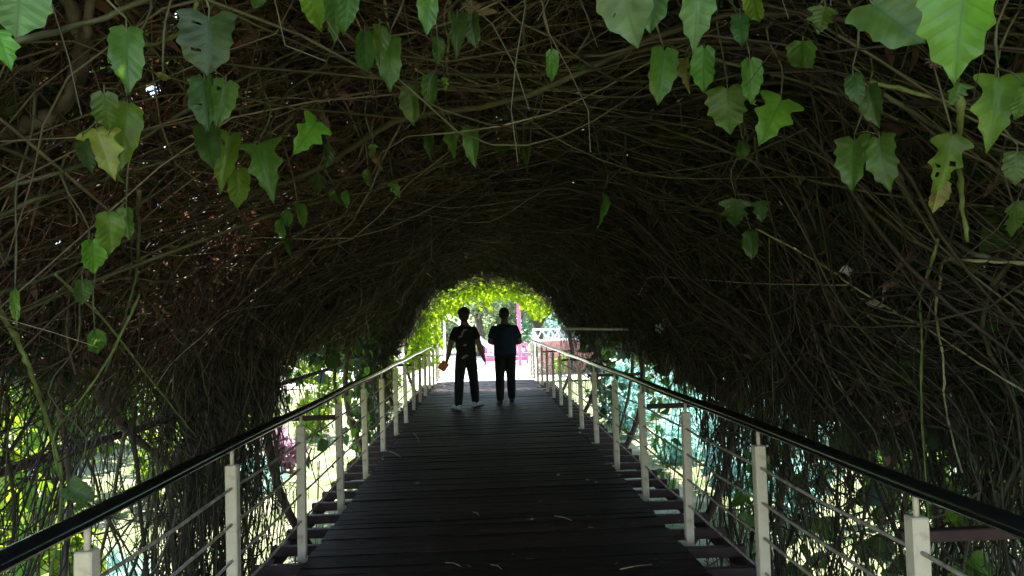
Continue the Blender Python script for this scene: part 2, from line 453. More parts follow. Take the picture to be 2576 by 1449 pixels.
# ------------------------------------------------------------------ vine mass: cross-section by arc length
ZB = -0.85
tab = [(TCX - TA, ZB)] + [(TCX - TA, ZB + (TCZ - ZB) * k / 10) for k in range(1, 10)]
for k in range(61):
    a = math.pi - math.pi * k / 60
    tab.append((TCX + TA * math.cos(a), TCZ + TB * math.sin(a)))
tab += [(TCX + TA, TCZ - (TCZ - ZB) * k / 10) for k in range(1, 11)]
tab = np.array(tab)
seg = np.linalg.norm(np.diff(tab, axis=0), axis=1)
SL = np.concatenate([[0], np.cumsum(seg)]); STOT = SL[-1]
SW = TCZ - ZB                                    # arc length of each straight wall
def surf(s, y, inset):
    x = np.interp(s, SL, tab[:, 0]); z = np.interp(s, SL, tab[:, 1])
    e = 0.02
    tx = np.interp(s + e, SL, tab[:, 0]) - np.interp(s - e, SL, tab[:, 0]); tz = np.interp(s + e, SL, tab[:, 1]) - np.interp(s - e, SL, tab[:, 1])
    l = np.sqrt(tx * tx + tz * tz) + 1e-9
    nx_, nz_ = tz / l, -tx / l                   # towards the inside
    bump = 0.07 * np.sin(2.3 * s + 1.1 * y + 1.7 * np.sin(0.7 * y)) + 0.05 * np.sin(4.1 * s - 2.3 * y)
    wall = np.clip((1.3 - z) / 0.8, 0, 1)
    k = inset + bump * (1 - 0.7 * wall)
    return np.stack([x + nx_ * k, y, z + nz_ * k], -1)

def snoise(a, b):
    return (np.sin(3.1 * a + 1.3 * np.sin(2.2 * b)) + np.sin(2.7 * b + 1.9 * np.sin(1.7 * a)) + 0.6 * np.sin(7.3 * a + 5.1 * b) + 0.6 * np.sin(6.1 * b - 8.7 * a)) / 3.2

def keep_prob(P):
    """how closely the vines cover the hoops here; the two sides have their gaps"""
    x, y, z = P[..., 0], P[..., 1], P[..., 2]
    nz = 0.22 * snoise(y * 1.2, z * 1.6)
    zz = z + nz; yy = y + 0.9 * nz
    k = np.ones_like(x)
    left = x < TCX
    def gate(y0, y1, soft=0.35):
        return np.clip((yy - y0) / soft, 0, 1) * np.clip((y1 - yy) / soft, 0, 1)
    def below(z0, soft=0.3):
        return np.clip((z0 - zz) / soft, 0, 1)
    L = np.ones_like(x)
    L = L - 0.74 * gate(-3, 4.4) * below(1.35)
    L = L - 0.45 * gate(6.9, 12.6) * below(1.75, 0.3) - 0.50 * gate(6.7, 12.5) * below(1.40)
    L = L - 0.62 * gate(5.5, 7.4) * below(0.80)
    L = L - 0.88 * gate(15.4, 21.5) * below(1.25)
    R = np.ones_like(x)
    R = R - 0.50 * gate(-3, 7.9) * below(0.9, 0.9)
    R = R - 0.95 * gate(7.3, 10.6) * below(1.05)
    R = R - 0.32 * gate(10.3, 14.2) * below(1.6) - 0.62 * gate(10.2, 14.1) * below(1.2)
    R = R - 0.52 * gate(13.9, 21.5) * below(1.2)
    return np.clip(np.where(left, L, R), 0, 1)

def strands(name, N, K, length, rad, srange, yrange, ins, sides, mat, dirmode='any', sag=0.1, wander=0.28, tint=(0, 1), parent=None, mask=True, nearpow=1.0):
    s = rng.uniform(*srange, N)
    y = yrange[0] + (yrange[1] - yrange[0]) * rng.uniform(0, 1, N) ** nearpow
    Ls = rng.uniform(*length, N); step = Ls / (K - 1)
    if dirmode == 'any': th = rng.uniform(0, 2 * math.pi, N)
    elif dirmode == 'arc': th = rng.choice([0, math.pi], N) + rng.normal(0, 0.85, N)
    elif dirmode == 'down':                                   # along the wall, towards the ground
        th = np.where(s < STOT / 2, math.pi, 0) + rng.normal(0, 0.34, N)
    else: th = rng.choice([math.pi / 2, -math.pi / 2], N) + rng.normal(0, 0.5, N)
    off = rng.uniform(*ins, N); doff = rng.normal(0, 0.012, N)
    P = np.zeros((N, K, 3))
    dth = rng.normal(0, wander * 0.4, N)
    for k in range(K):
        P[:, k] = surf(np.clip(s, 0.0, STOT), y, off)
        th = th + dth + rng.normal(0, wander, N); dth = dth * 0.8 + rng.normal(0, wander * 0.25, N)
        if dirmode == 'down':
            th = th * 0.92 + np.where(s < STOT / 2, math.pi, 0) * 0.08
        s = s + np.cos(th) * step; y = y + np.sin(th) * step
        doff = doff * 0.8 + rng.normal(0, 0.012, N); off = np.clip(off + doff, ins[0] - 0.05, ins[1] + 0.06)
    t = np.linspace(0, 1, K)[None, :]
    P[:, :, 2] -= (np.abs(rng.normal(0, sag, N))[:, None]) * np.sin(math.pi * t) * (P[:, :, 2] > 1.4)
    P[:, :, 2] = np.maximum(P[:, :, 2], ZB + 0.01)
    tg = np.gradient(P, axis=1); tg /= np.linalg.norm(tg, axis=2, keepdims=True) + 1e-9
    ref = rng.normal(0, 1, (N, 1, 3)); a = np.cross(tg, ref); a /= np.linalg.norm(a, axis=2, keepdims=True) + 1e-9
    b = np.cross(tg, a)
    r = (np.exp(rng.uniform(math.log(rad[0]), math.log(rad[1]), N))[:, None] * (1.0 - 0.55 * t))[:, :, None]
    rings = [P + (a * math.cos(q * 2 * math.pi / sides) + b * math.sin(q * 2 * math.pi / sides)) * r for q in range(sides)]
    V = np.stack(rings, 2)                                   # N K sides 3
    ok = (P[:, :, 1] > 0.6) & (P[:, :, 1] < 18.9 + 0.5 * np.sin(P[:, :, 0] * 3 + 1) + rng.normal(0, 0.3, N)[:, None])
    if mask: ok &= keep_prob(P) > rng.uniform(0, 1, N)[:, None]
    okseg = ok[:, 1:] & ok[:, :-1]
    idx = (np.arange(N)[:, None, None] * K + np.arange(K)[None, :, None]) * sides + np.arange(sides)[None, None, :]
    A = idx[:, :-1]; B = idx[:, 1:]
    F = np.stack([A, np.roll(A, -1, 2), np.roll(B, -1, 2), B], -1)[okseg]
    F = F.reshape(-1, 4)
    tn = np.broadcast_to(rng.uniform(*tint, N)[:, None, None], (N, K, sides)).reshape(-1)
    return V.reshape(-1, 3), F, tn

def hanging(N, length, K=6, sides=3):
    """loose ends that dangle below the roof"""
    s = rng.uniform(SW + 0.5, STOT - SW - 0.5, N); y = 1.0 + 15 * rng.uniform(0, 1, N) ** 1.6
    P0 = surf(s, y, rng.uniform(0.0, 0.2, N)); Ls = rng.uniform(*length, N)
    d = rng.normal(0, 0.35, (N, 3)); d[:, 2] = -1; P = np.zeros((N, K, 3)); P[:, 0] = P0
    for k in range(1, K):
        d = d + rng.normal(0, 0.28, (N, 3)); d /= np.linalg.norm(d, axis=1, keepdims=True)
        P[:, k] = P[:, k - 1] + d * (Ls / (K - 1))[:, None]
    tg = np.gradient(P, axis=1); tg /= np.linalg.norm(tg, axis=2, keepdims=True) + 1e-9
    a = np.cross(tg, rng.normal(0, 1, (N, 1, 3))); a /= np.linalg.norm(a, axis=2, keepdims=True) + 1e-9
    b = np.cross(tg, a); r = (rng.uniform(0.0012, 0.0026, N)[:, None] * np.linspace(1, 0.5, K)[None])[:, :, None]
    V = np.stack([P + (a * math.cos(q * 2 * math.pi / sides) + b * math.sin(q * 2 * math.pi / sides)) * r for q in range(sides)], 2)
    idx = (np.arange(N)[:, None, None] * K + np.arange(K)[None, :, None]) * sides + np.arange(sides)[None, None, :]
    A = idx[:, :-1]; B = idx[:, 1:]
    F = np.stack([A, np.roll(A, -1, 2), np.roll(B, -1, 2), B], -1).reshape(-1, 4)
    return V.reshape(-1, 3), F, np.broadcast_to(rng.uniform(0.2, 1.0, N)[:, None, None], (N, K, sides)).reshape(-1)

def join(parts):
    V = []; F = []; T = []; n = 0
    for v, f, t in parts:
        V.append(v); F.append(f + n); T.append(t); n += len(v)
    return np.concatenate(V), np.concatenate(F), np.concatenate(T)

RO = (SW + 0.35, STOT - SW - 0.35)               # roof range
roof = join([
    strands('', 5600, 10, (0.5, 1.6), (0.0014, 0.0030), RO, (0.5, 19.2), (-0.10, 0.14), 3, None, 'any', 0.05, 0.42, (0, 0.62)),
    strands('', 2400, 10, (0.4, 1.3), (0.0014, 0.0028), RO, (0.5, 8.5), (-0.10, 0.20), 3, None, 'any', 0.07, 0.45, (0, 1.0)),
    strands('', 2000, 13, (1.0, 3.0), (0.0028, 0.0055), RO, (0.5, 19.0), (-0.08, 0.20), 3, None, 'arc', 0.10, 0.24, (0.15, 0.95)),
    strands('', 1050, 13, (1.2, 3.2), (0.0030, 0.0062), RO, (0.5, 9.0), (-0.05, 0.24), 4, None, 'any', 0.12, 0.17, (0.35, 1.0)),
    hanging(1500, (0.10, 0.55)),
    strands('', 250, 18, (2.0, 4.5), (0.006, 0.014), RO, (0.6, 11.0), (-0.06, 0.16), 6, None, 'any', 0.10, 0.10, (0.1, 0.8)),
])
roof[2][:] *= np.where(roof[0][:, 0] > 0.35, 0.74, 1.0)       # deeper shade of the roof's right side painted into the stem tint
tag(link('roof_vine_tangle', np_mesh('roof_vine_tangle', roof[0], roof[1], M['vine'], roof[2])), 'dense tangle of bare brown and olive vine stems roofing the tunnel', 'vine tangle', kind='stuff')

def wall_mass(s_lo, s_hi, left):
    rgs = (s_lo, s_hi); top = (SW + 0.2, SW + 1.7) if left else (STOT - SW - 1.7, STOT - SW - 0.2)
    return join([
        strands('', 2900 if left else 2300, 9, (0.4, 1.3), (0.0018, 0.0040), rgs, (0.5, 20.8), (-0.12, 0.16), 3, None, 'any', 0.0, 0.42, (0, 0.85), nearpow=1.2),
        strands('', 1900 if left else 1700, 12, (1.0, 2.6), (0.0020, 0.0050), top, (0.5, 20.8), (-0.14, 0.14), 3, None, 'down', 0.0, 0.26, (0.05, 0.8), nearpow=1.3),
        strands('', 1300 if left else 950, 12, (0.8, 2.4), (0.0032, 0.0095), rgs, (0.8, 9.0), (-0.16, 0.16), 4, None, 'down', 0.0, 0.26, (0.1, 0.95)),
        strands('', 800, 10, (0.8, 2.0), (0.0032, 0.0085), rgs, (0.8, 9.0), (-0.16, 0.18), 4, None, 'any', 0.0, 0.16, (0.1, 0.9)),
        strands('', 90, 14, (1.6, 3.0), (0.008, 0.018), rgs, (1.2, 16.0), (-0.16, 0.02), 6, None, 'down', 0.0, 0.12, (0.1, 0.6)),
    ])
lw = wall_mass(0.15, SW + 1.0, True)
tag(link('wall_vine_tangle', np_mesh('wall_vine_tangle', lw[0], lw[1], M['vine'], lw[2])), 'thicket of hanging vine stems beyond the left railing', 'vine tangle', kind='stuff')
rw = wall_mass(STOT - SW - 1.0, STOT - 0.15, False)
tag(link('wall_vine_tangle', np_mesh('wall_vine_tangle', rw[0], rw[1], M['vine'], rw[2])), 'dark thicket of hanging vine stems beyond the right railing', 'vine tangle', kind='stuff')

# ------------------------------------------------------------------ leaves as cards with a fold
LEAF6 = np.array([(0, 0, 0), (-0.42, 0.25, 0.10), (-0.36, 0.55, 0.08), (0, 1.0, -0.08), (0.36, 0.55, 0.08), (0.42, 0.25, 0.10), (0, 0.5, 0)], float)
LEAF6F = np.array([(0, 6, 2, 1), (6, 3, 3, 2), (0, 5, 4, 6), (6, 4, 3, 3)])
LEAF6T = np.array([(0, 6, 1), (1, 6, 2), (6, 3, 2), (0, 5, 6), (5, 4, 6), (6, 4, 3)])
def leaf_cards(P, axis, normal, size, width=0.8):
    """one folded leaf (6 triangles) at each P: blade along axis, facing normal"""
    N = len(P)
    ax = axis / (np.linalg.norm(axis, axis=1, keepdims=True) + 1e-9)
    xx = np.cross(ax, normal); xx /= np.linalg.norm(xx, axis=1, keepdims=True) + 1e-9
    zz = np.cross(xx, ax)
    V = P[:, None, :] + (xx[:, None, :] * (LEAF6[None, :, 0:1] * width) + ax[:, None, :] * LEAF6[None, :, 1:2] + zz[:, None, :] * LEAF6[None, :, 2:3]) * size[:, None, None]
    F = (np.arange(N)[:, None, None] * 7 + LEAF6T[None]).reshape(-1, 3)
    return V.reshape(-1, 3), F

def surface_leaves(N, srange, yrange, ins, size, width, droop, mat, name, tint=(0, 1), mask=True, thin=None):
    s = rng.uniform(*srange, N); y = rng.uniform(*yrange, N); off = rng.uniform(*ins, N)
    P = surf(s, y, off)
    Q = surf(s, y, off - 0.1)
    nrm = Q - P
    ax = rng.normal(0, 1, (N, 3)); ax[:, 2] -= droop
    nr = nrm / (np.linalg.norm(nrm, axis=1, keepdims=True) + 1e-9) + rng.normal(0, 0.45, (N, 3))
    keep = np.ones(N, bool)
    if mask: keep &= keep_prob(P) > rng.uniform(0, 1, N)
    if thin is not None: keep &= thin(P) > rng.uniform(0, 1, N)
    P, ax, nr = P[keep], ax[keep], nr[keep]
    sz = rng.uniform(*size, len(P))
    V, F = leaf_cards(P, ax, nr, sz, width)
    return V, F, np.repeat(rng.uniform(*tint, len(P)), 7)

def canopy_thin(P):
    near_left = np.exp(-((P[:, 1] - 3.5) / 2.8) ** 2) * np.clip((-0.2 - P[:, 0]) / 0.8, 0, 1)
    end = np.clip((P[:, 1] - 16.8) / 1.2, 0, 1)
    low = np.clip((1.5 - P[:, 2]) / 0.8, 0, 1)
    return np.clip(1 - 0.68 * near_left - 0.93 * end - 0.93 * low, 0, 1)
v = surface_leaves(105000, (0.1, STOT - 0.1), (0.65, 20.6), (-0.50, -0.08), (0.16, 0.26), 0.85, 0.6, None, '', thin=canopy_thin)
tag(link('canopy_foliage', np_mesh('canopy_foliage', v[0], v[1], M['canopy'], v[2])), 'thick outer cover of green leaves over the tunnel roof', 'foliage', kind='stuff')
def thatch_thin(P):
    a = np.exp(-((P[:, 1] - 3.8) / 3.0) ** 2) * np.clip((0.25 - P[:, 0]) / 0.7, 0.0, 1)
    return np.clip(0.06 + 0.94 * a, 0, 1)
v = surface_leaves(95000, (SW + 0.75, STOT - SW), (0.7, 14), (-0.10, 0.13), (0.05, 0.13), 0.36, 0.3, None, '', thin=thatch_thin)
tag(link('dead_leaf_thatch', np_mesh('dead_leaf_thatch', v[0], v[1], M['thatch'], v[2])), 'brown dead leaves caught in the vines over the left side', 'dead leaves', kind='stuff')

tw = strands('', 5200, 7, (0.15, 0.55), (0.0012, 0.0028), (SW + 0.5, STOT / 2 + 0.3), (0.8, 8.0), (0.0, 0.19), 3, None, 'any', 0.03, 0.55, (0.3, 1.0))
tag(link('dead_twig_mat', np_mesh('dead_twig_mat', tw[0], tw[1], M['thatch'], tw[2])), 'mat of curled reddish brown dead twigs over the left side', 'dead twigs', kind='stuff')

# ------------------------------------------------------------------ a single leaf blade
def leaf_mesh(kind, mat, holes=0, var=0, fine=False):
    prof = {
        0: [(0, .28), (.05, .70), (.10, 1.0), (.15, .78), (.22, .84), (.30, 1.0), (.35, .74), (.44, .76), (.52, .88), (.57, .58), (.66, .54), (.75, .56), (.80, .28), (.92, .12), (1, .0)],
        1: [(0, .20), (.05, .58), (.11, .90), (.16, .78), (.24, .88), (.32, 1.0), (.36, .84), (.45, .88), (.53, .94), (.58, .72), (.67, .66), (.75, .62), (.80, .38), (.92, .15), (1, .0)],
        2: [(0, .22), (.06, .62), (.13, .92), (.20, 1.0), (.26, .60), (.33, .58), (.42, .74), (.50, .90), (.55, .52), (.62, .42), (.70, .48), (.77, .28), (.85, .20), (.93, .09), (1, .0)],
        3: [(0, .45), (.04, .80), (.09, 1.0), (.14, .86), (.21, .90), (.28, 1.0), (.33, .84), (.42, .88), (.50, .96), (.55, .76), (.65, .72), (.74, .70), (.80, .44), (.92, .20), (1, .0)],
    }[kind]
    # soften the teeth towards the smooth outline of the blade
    sm = [prof[0][1]] + [(prof[q - 1][1] + 2 * prof[q][1] + prof[q + 1][1]) / 4 for q in range(1, len(prof) - 1)] + [0.0]
    mixk = 0.5 if kind != 2 else 0.75
    prof = [(t, a * mixk + c * (1 - mixk)) for (t, a), c in zip(prof, sm)]
    if fine:                                                    # rounder outline between the teeth
        q_ = [prof[0]]
        for k in range(len(prof) - 1):
            p0, p1, p2, p3 = prof[max(k - 1, 0)], prof[k], prof[k + 1], prof[min(k + 2, len(prof) - 1)]
            q_.append(((p1[0] + p2[0]) / 2, max(0.0, (-p0[1] + 9 * p1[1] + 9 * p2[1] - p3[1]) / 16)))
            q_.append(p2)
        prof = q_
    bend = (0.12, 0.28, 0.42)[var]; fold = (0.22, 0.10, 0.34)[var]; twist = (0.0, 0.16, -0.14)[var]
    cols = [-1, -.62, -.25, 0, .25, .62, 1]
    vs, uvs, fs = [], [], []
    lob = 0.10 if kind != 2 else 0.05
    for r, (t, wd) in enumerate(prof):
        for c in cols:
            a = abs(c)
            wv = wd * (1 + (0.05 * math.sin(9 * t + 2) if c > 0 else 0.05 * math.cos(8 * t)))
            yy = t - lob * a * max(0, 1 - t * 2.5) + (0.02 * math.sin(3 * t) * c)
            z = fold * a * wd * (1 - 0.5 * t) - bend * t * t + 0.035 * math.sin(11 * t + 3 * c + var) * a + twist * c * wd * t
            vs.append((c * wv * 0.5, yy, z)); uvs.append((0.5 + c * wd * 0.5, t))
    nc = len(cols)
    skip = set()
    rr = random.Random(kind * 31 + holes)
    for h in range(holes):
        q, e = rr.randint(3, 9) * (2 if fine else 1), rr.choice((1, 4, 1, 4)); skip.add((q, e))
        if rr.random() < .6: skip.add((q + 1, e))
    for r in range(len(prof) - 1):
        for c in range(nc - 1):
            if (r, c) in skip: continue
            fs.append((r * nc + c, r * nc + c + 1, (r + 1) * nc + c + 1, (r + 1) * nc + c))
    me = bpy.data.meshes.new('leaf'); me.from_pydata(vs, [], fs)
    ul = me.uv_layers.new(name='blade')
    for p in me.polygons:
        p.use_smooth = True
        for li in p.loop_indices: ul.data[li].uv = uvs[me.loops[li].vertex_index]
    me.update(); me.materials.append(LEAF[mat])
    return me
_lm = {}
def get_leaf(kind, mat, holes=0, fine=False):
    k = (kind, mat, holes, random.randint(0, 2), fine)
    if k not in _lm: _lm[k] = leaf_mesh(*k)
    return _lm[k]

def place_leaf(parent, base, tip, width, kind, mat, holes=0, face=None, roll=0.0, fine=False):
    base = Vector(base); tip = Vector(tip)
    ax = tip - base; L_ = ax.length; ax.normalize()
    n = Vector(face) if face is not None else (Vector(CAM) - base)
    xx = ax.cross(n).normalized(); zz = xx.cross(ax).normalized()
    if roll:
        q = Matrix.Rotation(roll, 3, ax); xx = q @ xx; zz = q @ zz
    o = bpy.data.objects.new('leaf', get_leaf(kind, mat, holes, fine)); COL.objects.link(o); o.parent = parent
    m = Matrix(((xx.x * width, ax.x * L_, zz.x * L_, 0), (xx.y * width, ax.y * L_, zz.y * L_, 0), (xx.z * width, ax.z * L_, zz.z * L_, 0), (0, 0, 0, 1)))
    m.translation = base - parent.location
    o.matrix_basis = m
    return o

# leafy shoots hanging from the tunnel roof, traced where the photograph shows them
# (label, inset, [(base x, base y, tip x, tip y, width, kind, colour, holes)])
G = 'leafy vine shoots hanging from the roof'
SHOOTS = [
 ('large pale grey green leaf with a bright lobed leaf in the top left corner', .42, [(52,-60,42,96,128,3,'pale',0),(-8,78,22,156,72,2,'bright',0)]),
 ('single long serrated green leaf near the top left corner', .30, [(318,75,320,214,76,1,'mid',0)]),
 ('broad dark green leaf with bite holes near the top left', .30, [(526,45,518,188,130,3,'dark',2)]),
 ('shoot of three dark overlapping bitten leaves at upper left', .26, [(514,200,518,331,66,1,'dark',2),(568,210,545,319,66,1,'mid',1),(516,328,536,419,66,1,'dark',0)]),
 ('cluster of bright leaves with one browned yellow edge at left', .30, [(262,237,270,331,62,1,'mid',0),(320,268,306,432,76,1,'bright',0),(242,325,288,442,92,2,'yellow',0),(208,355,222,421,34,1,'dark',0),(295,425,297,468,20,1,'mid',0)]),
 ('shoot of glossy lobed leaves hanging left of the arch crown', .24, [(576,345,558,461,60,1,'bright',1),(652,368,688,483,98,2,'mid',0),(598,428,602,526,56,1,'bright',0),(668,425,680,488,40,1,'mid',0)]),
 ('bright yellow green lobed leaf left of the arch crown', .20, [(796,306,742,388,84,2,'bright',0),(828,368,824,421,34,1,'dark',0)]),
 ('small dark curled leaf left of the arch crown', .18, [(800,438,797,500,44,2,'dark',0)]),
 ('bunch of long pointed leaves at the top edge left of centre', .34, [(788,-45,795,88,66,1,'bright',0),(822,-50,800,62,70,2,'bright',0),(838,-25,852,112,82,2,'mid',0),(878,-30,872,78,50,1,'dark',0)]),
 ('three dull green leaves hanging together left of the centre', .28, [(918,85,920,196,54,1,'dark',0),(955,68,962,150,46,1,'mid',0),(982,98,974,214,64,1,'mid',0)]),
 ('rounded green leaf at the top edge near the centre', .30, [(1082,-30,1070,68,54,3,'mid',0)]),
 ('two dim leaves side by side near the top centre', .22, [(1150,45,1155,120,42,1,'dark',0),(1186,40,1196,122,48,1,'dark',0)]),
 ('faint small leaf in shade near the top centre', .20, [(1100,98,1106,160,40,1,'dark',0)]),
 ('dull pair of leaves with a small bright bud above the walkers', .24, [(1036,218,1037,317,60,1,'mid',0),(1084,194,1080,272,46,1,'dark',0),(1117,197,1122,231,22,2,'bright',0)]),
 ('row of three small lobed leaves above the walkers', .20, [(1081,343,1080,387,32,1,'dark',0),(1136,326,1139,374,52,2,'mid',0),(1193,328,1184,403,52,3,'mid',0)]),
 ('tiny crumpled leaf left of the row of three lobed leaves', .18, [(938,364,935,402,28,2,'mid',1)]),
 ('narrow green leaf hanging alone right of the top centre', .26, [(1388,130,1391,211,38,1,'mid',0)]),
 ('two very large pale leaves overlapping at the top edge', .44, [(1548,-80,1602,88,150,3,'pale',0),(1652,-70,1632,82,100,3,'pale',0)]),
 ('long pale lobed leaf at the top edge right of centre', .36, [(1752,-40,1757,108,100,0,'pale',0),(1892,-20,1908,72,50,1,'bright',0),(1862,45,1866,112,46,1,'dark',0)]),
 ('plain ovate leaf below the large pale leaves', .30, [(1668,132,1658,262,76,1,'mid',0)]),
 ('yellowing bitten leaf beside a green one at upper right', .28, [(1726,150,1722,216,46,2,'yellow',2),(1772,124,1764,238,62,1,'mid',0)]),
 ('slim leaf hanging right of the yellowing bitten leaf', .26, [(1886,155,1892,264,56,1,'mid',0)]),
 ('broad heart shaped leaf on a pale petiole at upper right', .28, [(1830,224,1828,338,112,0,'mid',0)]),
 ('bright jagged leaf catching light at upper right', .28, [(1966,252,1912,362,108,2,'bright',0)]),
 ('two serrated leaves one above the other at upper right', .32, [(2076,18,2056,88,74,2,'mid',0),(2020,103,2014,197,68,3,'mid',0)]),
 ('huge dark leaf lying sideways at the top right', .42, [(2190,10,2330,100,150,3,'mid',0)]),
 ('huge bright pointed leaf at the top right', .44, [(2432,-70,2394,212,172,0,'bright',0)]),
 ('two dark overlapping leaves under the huge dark leaf', .28, [(2146,190,2156,262,44,1,'dark',0),(2184,224,2204,312,58,1,'dark',0)]),
 ('small blunt leaf under the huge bright leaf', .30, [(2412,210,2400,262,52,2,'mid',0)]),
 ('crinkled bright leaf at the right edge', .34, [(2512,198,2502,357,112,2,'bright',0),(2580,225,2570,300,60,1,'mid',0)]),
 ('matched pair of hanging serrated leaves at right', .28, [(2150,356,2140,480,82,0,'mid',0),(2212,350,2226,477,80,0,'mid',0)]),
 ('bitten pale leaf with a yellow one below it at right', .28, [(2394,342,2366,487,92,2,'bright',3),(2364,458,2350,538,48,1,'yellow',0)]),
 ('pair of leaves cut by the right edge of the view', .30, [(2560,385,2556,462,60,1,'mid',0),(2562,508,2546,602,62,2,'mid',0)]),
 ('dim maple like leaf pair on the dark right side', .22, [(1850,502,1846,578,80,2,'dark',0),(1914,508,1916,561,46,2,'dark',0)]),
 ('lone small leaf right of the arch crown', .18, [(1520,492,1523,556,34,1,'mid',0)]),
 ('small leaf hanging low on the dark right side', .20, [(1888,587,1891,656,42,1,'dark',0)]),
 ('two tiny leaves hanging side by side left of the crown', .18, [(845,482,848,526,24,1,'mid',0),(868,482,871,516,20,1,'mid',0)]),
 ('tiny narrow leaf left of the tunnel crown', .18, [(926,430,928,478,24,1,'mid',0)]),
 ('tiny ragged leaf near the tunnel crown', .18, [(988,454,1002,498,34,2,'mid',1)]),
 ('little trio of leaves above the left opening', .20, [(748,519,767,570,32,1,'mid',0),(719,532,727,574,30,1,'mid',0),(706,556,713,602,28,1,'mid',0),(728,604,727,636,22,1,'dark',0)]),
 ('three bright ovate leaves on the left side at mid height', .30, [(275,540,280,641,68,1,'bright',0),(318,527,323,606,42,1,'mid',0),(232,606,238,692,60,1,'bright',0)]),
 ('dark green leaf hanging below the three bright ovate leaves', .30, [(206,708,208,771,40,1,'dark',0)]),
 ('lowest single leaf on the left side above the handrail', .32, [(238,832,246,897,44,1,'mid',0)]),
 ('bright folded leaf blade at the left edge', .30, [(38,735,37,812,20,1,'bright',0)]),
 ('pair of pale bitten leaves resting by the left handrail', .30, [(172,1224,236,1256,52,3,'pale',2),(214,1246,204,1294,54,2,'bright',2)]),
 ('yellow dried leaf caught among stems at upper left', .22, [(410,185,412,212,32,2,'yellow',0)]),
 ('small leaf between the bunch of leaves and the top edge', .26, [(655,-15,640,25,36,1,'dark',0)]),
 ('half hidden dim leaf beside the narrow leaf near the top', .18, [(1455,145,1462,178,30,1,'dark',0)]),
 ('pair of tiny dim leaves lying flat above the walkers', .18, [(1250,372,1292,380,24,1,'dark',0),(1318,372,1330,396,24,1,'mid',0)]),
 ('small dark leaf on the right beside the dim maple like pair', .20, [(1868,362,1862,402,40,1,'dark',0)]),
]
stem_mat = M['olive']
for label, ins, leaves in SHOOTS:
    L3 = []
    for (bx, by, tx, ty, wd, kd, cl, ho) in leaves:
        pb = at_tunnel(bx, by, max(ins + 0.10, 0.42) + random.uniform(-0.03, 0.03))
        dist = np.linalg.norm(pb - CAM)
        dt = ray(tx, ty)
        pt = CAM + dt * dist * (1 + random.uniform(-0.05, 0.03))
        L3.append((Vector(pb), Vector(pt), wd * dist / FPX, kd, cl, ho))
    b0 = max(L3, key=lambda q: q[0].z)[0]
    top = Vector(b0)
    # climb to the hoops above the leaves
    dx = (b0.x - TCX) / TA
    ztop = TCZ + TB * math.sqrt(max(0.02, 1 - dx * dx)) if abs(dx) < 0.99 else b0.z + 0.4
    lean = random.uniform(-0.06, 0.06)
    top = Vector((b0.x + lean, b0.y + random.uniform(-0.05, 0.08), max(b0.z + 0.10, min(ztop, b0.z + 0.7))))
    root = empty('vine_shoot', top, label, 'vine shoot', G)
    stem = MB()
    mid = (top + b0) / 2 + Vector((random.uniform(-.02, .02), random.uniform(-.02, .02), 0))
    lowz = min(q[0].z for q in L3)
    ln = (top - b0).length
    wv = lambda t: top.lerp(b0 + Vector((0, 0, 0.02)), t) + Vector((random.gauss(0, .05), random.gauss(0, .04), 0)) * ln * 1.2
    axis_pts = [Vector(q) for q in smooth_path([top, wv(.3), wv(.55), wv(.8), b0 + Vector((0, 0, 0.02))], 3)]
    order = sorted(L3, key=lambda q: -q[0].z)
    cur = b0 + Vector((0, 0, 0.02))
    stem.tube(axis_pts, [0.0034 - 0.0014 * k / len(axis_pts) + (0.0011 if k % 4 == 2 else 0) for k in range(len(axis_pts))], 6)
    for q in order[1:]:
        nxt = q[0] + Vector((0, 0, 0.012))
        m_ = (cur + nxt) / 2 + Vector((0, 0, 0.008))
        stem.tube([cur, m_, nxt], [0.0020, 0.0018, 0.0014], 5)
    for q in order:
        stem.tube([q[0] + Vector((0, 0, 0.02)), q[0] + Vector((0, 0, 0.006)), q[0] + (q[1] - q[0]) * 0.06], [0.0018, 0.0016, 0.001], 5)
    stem.build('stem', stem_mat, root, True)
    for (pb, pt, wd, kd, cl, ho) in L3:
        nrm = (Vector(CAM) - pb).normalized() + Vector((random.uniform(-.5, .5), random.uniform(-.3, .1), random.uniform(-.3, .35)))
        place_leaf(root, pb, pt, wd, kd, cl, ho, nrm, fine=True)

